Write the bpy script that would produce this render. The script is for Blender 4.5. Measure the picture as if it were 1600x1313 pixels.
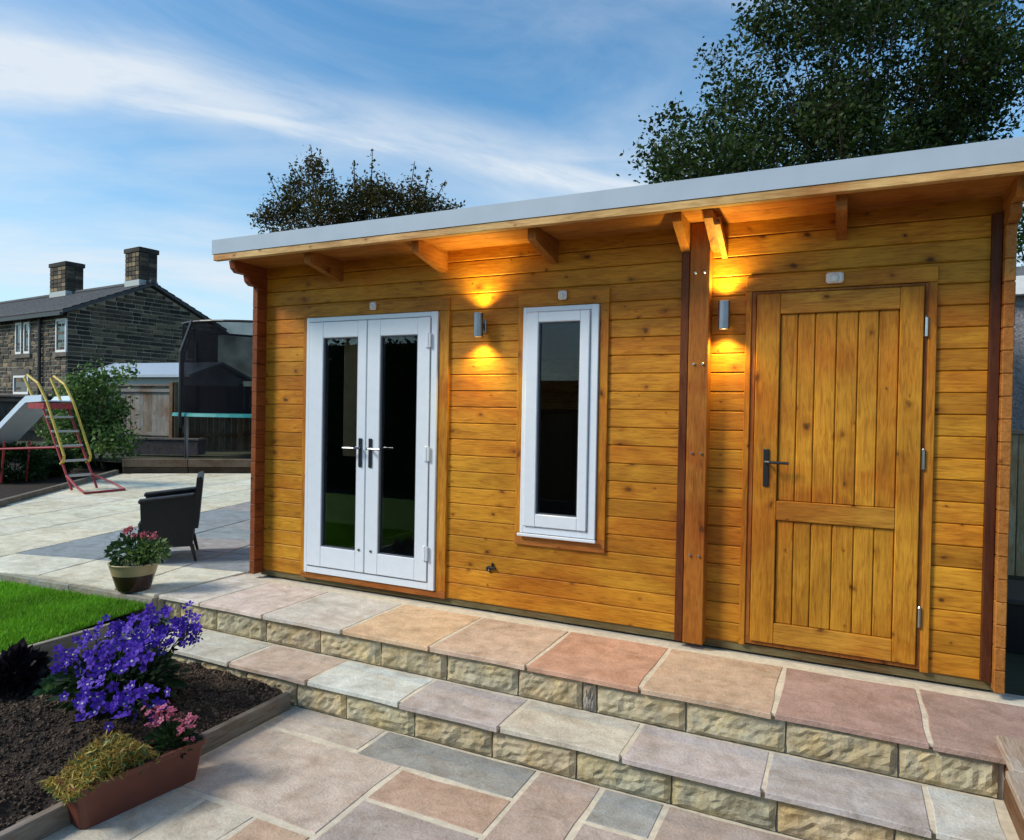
import bpy, math, random
import numpy as np
from mathutils import Vector, Matrix, noise
random.seed(7); rng = np.random.default_rng(7)
for o in list(bpy.data.objects): bpy.data.objects.remove(o)
scene = bpy.context.scene
COL = scene.collection
R = math.radians

# ------------------------------------------------------------------ camera
CAM = Vector((4.4737, -4.2795, 1.4018)); YAW, PITCH, ROLL, FPX = 0.45, -0.0131, 0.0177, 1083.6
Fv = Vector((-math.sin(YAW)*math.cos(PITCH), math.cos(YAW)*math.cos(PITCH), math.sin(PITCH)))
R0 = Vector((math.cos(YAW), math.sin(YAW), 0)); U0 = R0.cross(Fv)
Rv = R0*math.cos(ROLL) + U0*math.sin(ROLL); Uv = -R0*math.sin(ROLL) + U0*math.cos(ROLL)
cd = bpy.data.cameras.new('camera'); cam = bpy.data.objects.new('camera', cd); COL.objects.link(cam)
cam.matrix_world = Matrix((( Rv.x, Uv.x, -Fv.x, CAM.x), (Rv.y, Uv.y, -Fv.y, CAM.y), (Rv.z, Uv.z, -Fv.z, CAM.z), (0, 0, 0, 1)))
cd.sensor_width = 36; cd.lens = 36*FPX/1600; cd.clip_start = .05; cd.clip_end = 2000
scene.camera = cam

# ------------------------------------------------------------------ sky and sun
SUN_EL, SUN_AZ = R(38), R(219)             # azimuth measured from +X, counter-clockwise: from the front left, behind thin cloud
sunvec = Vector((math.cos(SUN_EL)*math.cos(SUN_AZ), math.cos(SUN_EL)*math.sin(SUN_AZ), math.sin(SUN_EL)))
world = bpy.data.worlds.new('World'); scene.world = world; world.use_nodes = True
nt = world.node_tree; nt.nodes.clear(); N = nt.nodes.new; L = nt.links.new
def wmath(op, a, b=None, c=None):
    n = N('ShaderNodeMath'); n.operation = op
    for i, v in enumerate((a, b, c)):
        if v is None: continue
        if isinstance(v, (int, float)): n.inputs[i].default_value = v
        else: L(v, n.inputs[i])
    return n.outputs[0]
sky = N('ShaderNodeTexSky'); sky.sky_type = 'NISHITA'; sky.sun_disc = False
sky.sun_elevation = SUN_EL; sky.sun_rotation = R(90) - SUN_AZ; sky.air_density = 1.0; sky.dust_density = .3; sky.ozone_density = 3.0
hs = N('ShaderNodeHueSaturation'); hs.inputs['Saturation'].default_value = 1.16; hs.inputs['Value'].default_value = 1.0
L(sky.outputs[0], hs.inputs['Color'])
tc = N('ShaderNodeTexCoord'); sep = N('ShaderNodeSeparateXYZ'); L(tc.outputs['Generated'], sep.inputs[0])
def ray(px, py): return (Fv + Rv*((px-800)/FPX) - Uv*((py-656.5)/FPX)).normalized()
def wdot(vec):
    d = N('ShaderNodeVectorMath'); d.operation = 'DOT_PRODUCT'; L(tc.outputs['Generated'], d.inputs[0]); d.inputs[1].default_value = vec; return d.outputs['Value']
def wramp(v, a, b):
    m = N('ShaderNodeMapRange'); m.interpolation_type = 'SMOOTHSTEP'; m.inputs[1].default_value = a; m.inputs[2].default_value = b
    L(v, m.inputs[0]); return m.outputs[0]
# cirrus: long streaks that follow one direction across the sky
p0, p1 = ray(0, 105), ray(960, 275)
cn = p0.cross(p1).normalized(); ct = (p1-p0).normalized(); cu_ = cn.cross(ct).normalized()
along, across, deep = wdot(ct), wdot(cn), wdot(cu_)
def wnoise(sa, sc, detail=7, rough=.58, dist=.4, off=0.):
    c = N('ShaderNodeCombineXYZ'); L(wmath('MULTIPLY_ADD', along, sa, off), c.inputs[0]); L(wmath('MULTIPLY_ADD', across, sc, off*1.7), c.inputs[1]); L(wmath('MULTIPLY', deep, sa), c.inputs[2])
    n = N('ShaderNodeTexNoise'); n.inputs['Scale'].default_value = 1.; n.inputs['Detail'].default_value = detail; n.inputs['Roughness'].default_value = rough; n.inputs['Distortion'].default_value = dist
    L(c.outputs[0], n.inputs[0]); return n.outputs[0]
def band(shift, width, amount, off, lo, hi, warpk=1.6):
    w_ = wmath('MULTIPLY', wmath('SUBTRACT', wnoise(2.0, 3.0, 3, .5, 0., off), .5), width*warpk)
    dist = wmath('ABSOLUTE', wmath('ADD', wmath('ADD', across, shift), w_))
    core = wmath('SUBTRACT', 1.0, wramp(dist, 0.0, width))
    brk = wramp(wnoise(2.6, 11., 9, .62, .7, off*2.3+1.), lo, hi)
    return wmath('MULTIPLY', wmath('MULTIPLY', core, brk), amount)
left = wmath('SUBTRACT', 1.0, wramp(along, -.50, .05))
b1 = wmath('MULTIPLY', band(.0, .076, .95, 3.1, .31, .70), wmath('MULTIPLY_ADD', left, .55, .45))
b2 = band(-.012, .03, .75, 6.4, .30, .70, 2.2)
b3 = band(.27, .10, .60, 9.2, .36, .75)
b4 = band(-.20, .10, .65, 1.7, .34, .74)
veil = wmath('MULTIPLY', wramp(wnoise(1.7, 5.0, 8, .6, .8, 4.4), .34, .84), .52)
low = wmath('MULTIPLY', wmath('SUBTRACT', 1.0, wramp(sep.outputs[2], 0.0, .50)), .38)
cl = wmath('MINIMUM', wmath('ADD', wmath('ADD', wmath('MAXIMUM', b1, b2), wmath('MAXIMUM', b3, b4)), wmath('ADD', veil, low)), .93)
gr_ = N('ShaderNodeMix'); gr_.data_type = 'RGBA'; gr_.blend_type = 'MULTIPLY'; gr_.inputs['Factor'].default_value = 1.; L(hs.outputs[0], gr_.inputs['A']); gr_.inputs['B'].default_value = (.92, 1.34, 1.30, 1)
mix = N('ShaderNodeMix'); mix.data_type = 'RGBA'; L(cl, mix.inputs['Factor']); L(gr_.outputs['Result'], mix.inputs['A']); mix.inputs['B'].default_value = (5.5, 6.0, 6.5, 1)
bg = N('ShaderNodeBackground'); bg.inputs['Strength'].default_value = .108; L(mix.outputs['Result'], bg.inputs[0])
wo = N('ShaderNodeOutputWorld'); L(bg.outputs[0], wo.inputs[0])
sd = bpy.data.lights.new('sun', 'SUN'); sd.energy = 2.75; sd.angle = R(15); sd.color = (1, .93, .82)
sun = bpy.data.objects.new('sun', sd); COL.objects.link(sun); sun.rotation_euler = sunvec.to_track_quat('Z', 'Y').to_euler(); sun.location = sunvec*60
vs = scene.view_settings; vs.view_transform = 'Standard'; vs.look = 'None'; vs.exposure = 0.4; vs.gamma = 1; vs.use_curve_mapping = False
scene.render.engine = 'CYCLES'; scene.cycles.max_bounces = 8; scene.cycles.transparent_max_bounces = 16

# ------------------------------------------------------------------ pixel to place helpers (measuring only)
def pray(px, py): return Fv + Rv*((px-800)/FPX) - Uv*((py-656.5)/FPX)
def at(px, py, d): return CAM + pray(px, py)*d
def onz(px, py, z): r = pray(px, py); return CAM + r*((z-CAM.z)/r.z)
def ony(px, py, y): r = pray(px, py); return CAM + r*((y-CAM.y)/r.y)
def onplane(px, py, p, n): r = pray(px, py); return CAM + r*((p-CAM).dot(n)/r.dot(n))

# ------------------------------------------------------------------ materials
def newmat(name):
    m = bpy.data.materials.new(name); m.use_nodes = True; t = m.node_tree; b = t.nodes['Principled BSDF']; return m, t, b
def tn(t, kind, **kw):
    n = t.nodes.new('ShaderNode'+kind)
    for k, v in kw.items():
        if k in n.inputs: n.inputs[k].default_value = v
        else: setattr(n, k, v)
    return n
def ramp(t, src, stops, interp='LINEAR'):
    r = t.nodes.new('ShaderNodeValToRGB'); r.color_ramp.interpolation = interp
    e = r.color_ramp.elements
    while len(e) < len(stops): e.new(.5)
    for i, (p, c) in enumerate(stops): e[i].position = p; e[i].color = (*c, 1) if len(c) == 3 else c
    t.links.new(src, r.inputs[0]); return r.outputs[0]
def mixc(t, a, b, fac, mode='MIX'):
    m = t.nodes.new('ShaderNodeMix'); m.data_type = 'RGBA'; m.blend_type = mode; m.clamp_result = False
    for k, v in (('A', a), ('B', b), ('Factor', fac)):
        s = m.inputs[k] if k == 'Factor' else [i for i in m.inputs if i.name == k and i.type == 'RGBA'][0]
        if isinstance(v, (int, float)): s.default_value = v
        elif isinstance(v, tuple): s.default_value = (*v, 1)
        else: t.links.new(v, s)
    return [o for o in m.outputs if o.type == 'RGBA'][0]
def mth(t, op, a, b):
    n = t.nodes.new('ShaderNodeMath'); n.operation = op
    for i, v in enumerate((a, b)):
        if isinstance(v, (int, float)): n.inputs[i].default_value = v
        else: t.links.new(v, n.inputs[i])
    return n.outputs[0]
def objco(t, randomise=True):
    c = t.nodes.new('ShaderNodeTexCoord'); 
    if not randomise: return c.outputs['Object']
    o = t.nodes.new('ShaderNodeObjectInfo')
    cb = t.nodes.new('ShaderNodeCombineXYZ')
    for i, k in enumerate((37., 71., 53.)): t.links.new(mth(t, 'MULTIPLY', o.outputs['Random'], k), cb.inputs[i])
    v = t.nodes.new('ShaderNodeVectorMath'); t.links.new(c.outputs['Object'], v.inputs[0]); t.links.new(cb.outputs[0], v.inputs[1]); return v.outputs[0]
def scaled(t, vec, s, rot=(0, 0, 0)):
    m = t.nodes.new('ShaderNodeMapping'); m.inputs['Scale'].default_value = s; m.inputs['Rotation'].default_value = rot; t.links.new(vec, m.inputs[0]); return m.outputs[0]
def noisetex(t, vec, scale, detail=4, rough=.55, dist=0.):
    n = tn(t, 'TexNoise'); n.inputs['Scale'].default_value = scale; n.inputs['Detail'].default_value = detail; n.inputs['Roughness'].default_value = rough; n.inputs['Distortion'].default_value = dist
    t.links.new(vec, n.inputs['Vector']); return n.outputs[0]
def bump(t, b, h, strength=.3, dist=.01):
    n = tn(t, 'Bump'); n.inputs['Strength'].default_value = strength; n.inputs['Distance'].default_value = dist
    t.links.new(h, n.inputs['Height']); t.links.new(n.outputs[0], b.inputs['Normal'])

def wood(name, axis, knots=True, rough=.5, weather=False):
    """stained pine; the tint comes from each board's own colour, grain runs along one axis"""
    m, t, b = newmat(name); v = objco(t)
    st = {'x': (1, 9, 9), 'z': (9, 9, 1), 'y': (9, 1, 9)}[axis]
    g = scaled(t, v, st)
    grain = noisetex(t, g, 5.5, 6, .62, 1.2)
    fine = noisetex(t, scaled(t, v, tuple(k*3 if k > 1 else 1.5 for k in st)), 9, 3, .6)
    blotch = noisetex(t, scaled(t, v, tuple(2. if k > 1 else 1. for k in st)), 2.2, 3, .5)
    oi = t.nodes.new('ShaderNodeObjectInfo')
    base = oi.outputs['Color']
    gv = ramp(t, grain, [(.28, (.62, .54, .42)), (.5, (.98, .97, .95)), (.72, (1.16, 1.18, 1.25))])
    c = mixc(t, base, gv, 1.0, 'MULTIPLY')
    c = mixc(t, c, ramp(t, fine, [(.3, (.78, .74, .68)), (.6, (1.06, 1.06, 1.06))]), .75, 'MULTIPLY')
    c = mixc(t, c, ramp(t, blotch, [(.3, (.72, .66, .58)), (.65, (1.12, 1.13, 1.15))]), .8, 'MULTIPLY')
    gp = t.nodes.new('ShaderNodeNewGeometry')
    big = noisetex(t, scaled(t, gp.outputs['Position'], (.7, .7, 1.1)), 1.7, 4, .6, .8)
    c = mixc(t, c, mixc(t, c, (.80, .60, .50), 1.0, 'MULTIPLY'), ramp(t, big, [(.42, (0, 0, 0)), (.66, (1, 1, 1))]))
    streak = noisetex(t, scaled(t, v, tuple(k*2.4 if k > 1 else .8 for k in st)), 2.3, 5, .7, 2.0)
    c = mixc(t, c, mixc(t, c, (.62, .48, .38), 1.0, 'MULTIPLY'), ramp(t, streak, [(.56, (0, 0, 0)), (.70, (1, 1, 1))]))
    if knots:
        ks = {'x': (4.4, 6.6, 6.6), 'z': (6.6, 6.6, 4.4), 'y': (6.6, 4.4, 6.6)}[axis]
        vo = tn(t, 'TexVoronoi'); vo.voronoi_dimensions = '2D'; vo.inputs['Scale'].default_value = 1.0; vo.inputs['Randomness'].default_value = 1
        wob = t.nodes.new('ShaderNodeVectorMath'); wob.operation = 'MULTIPLY_ADD'
        nn = tn(t, 'TexNoise'); nn.inputs['Scale'].default_value = 14; t.links.new(v, nn.inputs['Vector'])
        t.links.new(nn.outputs['Color'], wob.inputs[0]); wob.inputs[1].default_value = (.24, .24, .24); t.links.new(scaled(t, v, ks), wob.inputs[2])
        sx_ = t.nodes.new('ShaderNodeSeparateXYZ'); t.links.new(wob.outputs[0], sx_.inputs[0]); cx_ = t.nodes.new('ShaderNodeCombineXYZ')
        t.links.new(mth(t, 'ADD', sx_.outputs[0], mth(t, 'MULTIPLY', sx_.outputs[1], 1. if axis == 'y' else 0.)), cx_.inputs[0]); t.links.new(sx_.outputs[2], cx_.inputs[1])
        t.links.new(cx_.outputs[0], vo.inputs['Vector'])
        sp = t.nodes.new('ShaderNodeSeparateColor'); t.links.new(vo.outputs['Color'], sp.inputs[0])
        keep = mth(t, 'GREATER_THAN', sp.outputs[0], mth(t, 'ADD', mth(t, 'MULTIPLY', mth(t, 'FRACT', mth(t, 'MULTIPLY', oi.outputs['Random'], 17.3), 0.), .5), .32))
        size = mth(t, 'ADD', mth(t, 'MULTIPLY', mth(t, 'POWER', sp.outputs[1], 1.8), .11), .028)
        q = mth(t, 'DIVIDE', vo.outputs['Distance'], size)
        core = ramp(t, q, [(.35, (1, 1, 1)), (1.0, (0, 0, 0))])
        halo = ramp(t, mth(t, 'MULTIPLY', q, .4), [(.2, (1, 1, 1)), (1.0, (0, 0, 0))])
        c = mixc(t, c, mixc(t, c, (.50, .36, .22), 1.0, 'MULTIPLY'), mth(t, 'MULTIPLY', mth(t, 'MULTIPLY', halo, keep), .62))
        c = mixc(t, c, (.050, .017, .005), mth(t, 'MULTIPLY', mth(t, 'MULTIPLY', core, keep), mth(t, 'ADD', mth(t, 'MULTIPLY', sp.outputs[2], .5), .4)))
    t.links.new(c, b.inputs['Base Color'])
    b.inputs['Roughness'].default_value = rough; b.inputs['Specular IOR Level'].default_value = .22
    bump(t, b, mth(t, 'ADD', grain, fine), .25, .004)
    return m
def mottled(name, scale=6, rough=.85, lo=.7, hi=1.15, bstr=.35, bdist=.006, tints=None, use_obj=True, color=(.5, .5, .5), spec=.3, fine=40, metal=0., stains=False):
    m, t, b = newmat(name); v = objco(t)
    n1 = noisetex(t, v, scale, 6, .6, .5); n2 = noisetex(t, v, fine, 4, .65)
    if use_obj: base = t.nodes.new('ShaderNodeObjectInfo').outputs['Color']
    else: base = color
    c = mixc(t, base, ramp(t, n1, [(.25, (lo, lo, lo)), (.7, (hi, hi, hi))]), 1.0, 'MULTIPLY')
    c = mixc(t, c, ramp(t, n2, [(.3, (.82, .82, .82)), (.65, (1.08, 1.08, 1.08))]), .8, 'MULTIPLY')
    if tints:
        n3 = noisetex(t, scaled(t, v, (1.0, 1.7, 1.0)), scale*.45, 5, .6, 1.2)
        c = mixc(t, c, mixc(t, c, tints, 1.0, 'MULTIPLY'), ramp(t, n3, [(.42, (0, 0, 0)), (.68, (1, 1, 1))]))
    if stains:
        gp = t.nodes.new('ShaderNodeNewGeometry').outputs['Position']
        s1 = noisetex(t, gp, 2.6, 8, .68, 1.4); s2 = noisetex(t, gp, 17, 5, .7, .6); s3 = noisetex(t, gp, 60, 3, .6)
        c = mixc(t, c, mixc(t, c, (.78, .77, .74), 1.0, 'MULTIPLY'), ramp(t, s1, [(.50, (0, 0, 0)), (.66, (1, 1, 1))]))
        c = mixc(t, c, mixc(t, c, (.82, .82, .80), 1.0, 'MULTIPLY'), ramp(t, s2, [(.56, (0, 0, 0)), (.72, (1, 1, 1))]))
        c = mixc(t, c, (.62, .60, .54), mth(t, 'MULTIPLY', ramp(t, s3, [(.66, (0, 0, 0)), (.74, (1, 1, 1))]), .45))
    t.links.new(c, b.inputs['Base Color']); b.inputs['Roughness'].default_value = rough; b.inputs['Specular IOR Level'].default_value = spec; b.inputs['Metallic'].default_value = metal
    bump(t, b, mth(t, 'ADD', n1, mth(t, 'MULTIPLY', n2, .6)), bstr, bdist)
    return m
def plain(name, color, rough=.5, metal=0., spec=.5, var=.08, scale=20):
    m, t, b = newmat(name); v = objco(t, False)
    n = noisetex(t, v, scale, 3); k = 1-var
    c = mixc(t, color, ramp(t, n, [(.3, (k, k, k)), (.7, (1+var*.5,)*3)]), 1.0, 'MULTIPLY')
    t.links.new(c, b.inputs['Base Color']); b.inputs['Roughness'].default_value = rough; b.inputs['Metallic'].default_value = metal; b.inputs['Specular IOR Level'].default_value = spec
    return m
def leafmat(name, c1, c2, trans=.35, rough=.55):
    m, t, b = newmat(name)
    g = t.nodes.new('ShaderNodeNewGeometry'); co = t.nodes.new('ShaderNodeTexCoord')
    c = ramp(t, g.outputs['Random Per Island'], [(0., c1), (1., c2)])
    n = noisetex(t, co.outputs['Object'], 2.2, 3)
    c = mixc(t, c, ramp(t, n, [(.3, (.75, .75, .75)), (.7, (1.2, 1.2, 1.15))]), 1.0, 'MULTIPLY')
    t.links.new(c, b.inputs['Base Color']); b.inputs['Roughness'].default_value = rough; b.inputs['Specular IOR Level'].default_value = .25
    tr = t.nodes.new('ShaderNodeBsdfTranslucent'); t.links.new(c, tr.inputs[0])
    ms = t.nodes.new('ShaderNodeMixShader'); ms.inputs[0].default_value = trans
    t.links.new(b.outputs[0], ms.inputs[1]); t.links.new(tr.outputs[0], ms.inputs[2]); t.links.new(ms.outputs[0], t.nodes['Material Output'].inputs[0])
    return m
def glassmat(name, tint=(.75, .8, .8), refl=1.45):
    m, t, b = newmat(name); t.nodes.remove(b)
    tr = t.nodes.new('ShaderNodeBsdfTransparent'); tr.inputs[0].default_value = (*tint, 1)
    gl = t.nodes.new('ShaderNodeBsdfGlossy'); gl.inputs['Roughness'].default_value = .01; gl.inputs[0].default_value = (.95, .97, 1, 1)
    fr = t.nodes.new('ShaderNodeFresnel'); fr.inputs[0].default_value = refl
    ms = t.nodes.new('ShaderNodeMixShader'); t.links.new(fr.outputs[0], ms.inputs[0]); t.links.new(tr.outputs[0], ms.inputs[1]); t.links.new(gl.outputs[0], ms.inputs[2])
    t.links.new(ms.outputs[0], t.nodes['Material Output'].inputs[0]); return m
def emis(name, color, s):
    m, t, b = newmat(name); b.inputs['Emission Color'].default_value = (*color, 1); b.inputs['Emission Strength'].default_value = s; b.inputs['Base Color'].default_value = (*color, 1); return m

M = {}
M['wx'] = wood('stained_pine_horizontal', 'x'); M['wz'] = wood('stained_pine_vertical', 'z'); M['wy'] = wood('stained_pine_deep', 'y')
M['old_x'] = wood('weathered_timber', 'x', knots=False, rough=.85); M['old_z'] = wood('weathered_timber_upright', 'z', knots=False, rough=.85); M['old_y'] = wood('weathered_timber_deep', 'y', knots=False, rough=.85)
M['slab'] = mottled('sandstone_slab', 9, .85, .78, 1.14, .9, .008, tints=(.88, .82, .77), stains=True, fine=75)
M['stone'] = mottled('rock_faced_stone', 9, .92, .55, 1.25, .9, .012, tints=(1.12, .98, .72), fine=55)
M['far_stone'] = mottled('blackened_stone', 1.2, .95, .55, 1.4, .4, .02, fine=9)
M['mortar'] = mottled('pale_mortar', 12, .95, .75, 1.1, .3, .004)
M['upvc'] = plain('white_upvc', (.69, .74, .80), .28, var=.03)
M['rubber'] = plain('grey_gasket', (.10, .11, .13), .6)
M['glass'] = glassmat('window_glass', (.92, .93, .93), 1.36)
M['roof_trim'] = plain('pale_grey_roof_trim', (.40, .46, .53), .35, var=.06, scale=5)
M['felt'] = mottled('grey_roof_felt', 20, .95, use_obj=False, color=(.16, .17, .18))
M['black_plastic'] = plain('black_plastic', (.012, .012, .014), .4)
M['steel'] = plain('brushed_steel', (.55, .55, .56), .28, 1.0)
M['dark_steel'] = plain('satin_dark_steel', (.28, .28, .30), .32, 1.0)
M['white_plastic'] = plain('white_plastic', (.72, .72, .70), .45)
M['lens'] = emis('lamp_lens', (1.0, .78, .36), 9.0)
M['soil'] = mottled('dark_soil', 9, .97, .5, 1.5, .9, .02, use_obj=False, color=(.030, .021, .015), fine=30)
M['clod'] = leafmat('bark_chips', (.014, .009, .006), (.14, .095, .065), 0., .95)
M['turf'] = mottled('turf_ground', 4, .95, .7, 1.2, .5, .02, use_obj=False, color=(.08, .20, .016))
M['earth'] = mottled('plain_ground', .6, .95, .6, 1.3, .5, .02, use_obj=False, color=(.05, .055, .03), fine=6)
M['blade'] = leafmat('grass_blades', (.085, .26, .012), (.26, .56, .035), .3)
M['terracotta'] = plain('brown_plastic_planter', (.15, .042, .025), .5, var=.2, scale=9)
M['bark'] = mottled('bark', 14, .95, .5, 1.3, .8, .02, use_obj=False, color=(.055, .042, .03))
M['leaf_big'] = leafmat('broadleaf_leaves', (.010, .020, .005), (.048, .088, .014), .35)
M['leaf_brown'] = leafmat('russet_leaves', (.020, .030, .008), (.100, .078, .022), .35)
M['leaf_shrub'] = leafmat('shrub_leaves', (.035, .09, .02), (.20, .33, .085), .3)
M['leaf_low'] = leafmat('ground_cover_leaves', (.012, .035, .010), (.05, .105, .03), .25)
M['leaf_bell'] = leafmat('bellflower_leaves', (.010, .026, .010), (.03, .065, .02), .2)
M['leaf_dark'] = leafmat('dark_purple_leaves', (.008, .006, .009), (.030, .018, .026), .1)
M['leaf_pale'] = leafmat('pale_green_leaves', (.05, .12, .04), (.16, .28, .12), .3)
M['leaf_straw'] = leafmat('straw_stems', (.30, .15, .03), (.46, .40, .10), .3)
M['petal_purple'] = leafmat('purple_petals', (.055, .016, .34), (.14, .055, .60), .3)
M['petal_eye'] = plain('pale_flower_eye', (.6, .62, .55), .7)
M['petal_pink'] = leafmat('pink_petals', (.36, .03, .10), (.66, .22, .33), .3)
M['petal_red'] = leafmat('red_petals', (.45, .06, .10), (.66, .25, .28), .3)
def wicker():
    m, t, b = newmat('black_wicker'); v = objco(t, False)
    w1 = tn(t, 'TexWave'); w1.inputs['Scale'].default_value = 34; w1.bands_direction = 'Z'; t.links.new(v, w1.inputs[0])
    w2 = tn(t, 'TexWave'); w2.inputs['Scale'].default_value = 22; w2.bands_direction = 'DIAGONAL'; t.links.new(v, w2.inputs[0])
    h = mth(t, 'MULTIPLY', w1.outputs['Fac'], w2.outputs['Fac'])
    t.links.new(ramp(t, h, [(0, (.001, .001, .002)), (1, (.022, .021, .022))]), b.inputs['Base Color']); b.inputs['Roughness'].default_value = .45; bump(t, b, h, .8, .006); return m
M['wicker'] = wicker()
M['pebble'] = mottled('pebbledash', 45, .95, .45, 1.5, .9, .02, use_obj=False, color=(.27, .26, .27), fine=90)
M['red_paint'] = plain('faded_red_paint', (.36, .035, .04), .45, var=.3)
M['yellow_paint'] = plain('yellow_paint', (.62, .44, .06), .45, var=.2)
M['chute'] = plain('pale_blue_chute', (.62, .74, .86), .3, var=.08, scale=3)
M['rung'] = plain('pale_rung', (.45, .45, .42), .5)
M['teal'] = plain('teal_padding', (.03, .30, .28), .5, var=.15)
def netmat():
    m, t, b = newmat('black_netting'); b.inputs['Base Color'].default_value = (.012, .012, .015, 1); b.inputs['Roughness'].default_value = .9; b.inputs['Specular IOR Level'].default_value = 0.
    tr = t.nodes.new('ShaderNodeBsdfTransparent'); ms = t.nodes.new('ShaderNodeMixShader')
    co = t.nodes.new('ShaderNodeTexCoord'); n = noisetex(t, co.outputs['Object'], 1.3, 3)
    t.links.new(ramp(t, n, [(.35, (.70, .70, .70)), (.7, (.90, .90, .90))]), ms.inputs[0])
    t.links.new(tr.outputs[0], ms.inputs[1]); t.links.new(b.outputs[0], ms.inputs[2]); t.links.new(ms.outputs[0], t.nodes['Material Output'].inputs[0]); return m
M['net'] = netmat()
M['slate'] = mottled('stone_slates', 1.5, .8, .7, 1.2, .4, .02, use_obj=False, color=(.075, .078, .085), fine=7)
M['winwhite'] = plain('white_window_paint', (.78, .78, .76), .5)
M['farglass'] = plain('far_window_glass', (.03, .035, .045), .06, spec=.8)
M['shed'] = plain('pale_shed_paint', (.42, .46, .44), .8)
M['curtain'] = plain('beige_curtain', (.50, .36, .20), .9, var=.2, scale=8)
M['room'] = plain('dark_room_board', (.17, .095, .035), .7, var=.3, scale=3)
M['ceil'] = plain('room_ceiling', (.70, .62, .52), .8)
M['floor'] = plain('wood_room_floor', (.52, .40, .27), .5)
M['room_grey'] = plain('mauve_grey_wall', (.34, .29, .31), .8); M['dark_lining'] = plain('dark_wall_lining', (.03, .026, .024), .7, var=.3, scale=4); M['dark_wood'] = plain('dark_wood', (.016, .012, .010), .5)  # the near-black wall sheet carries the room's shade in its colour

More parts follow.
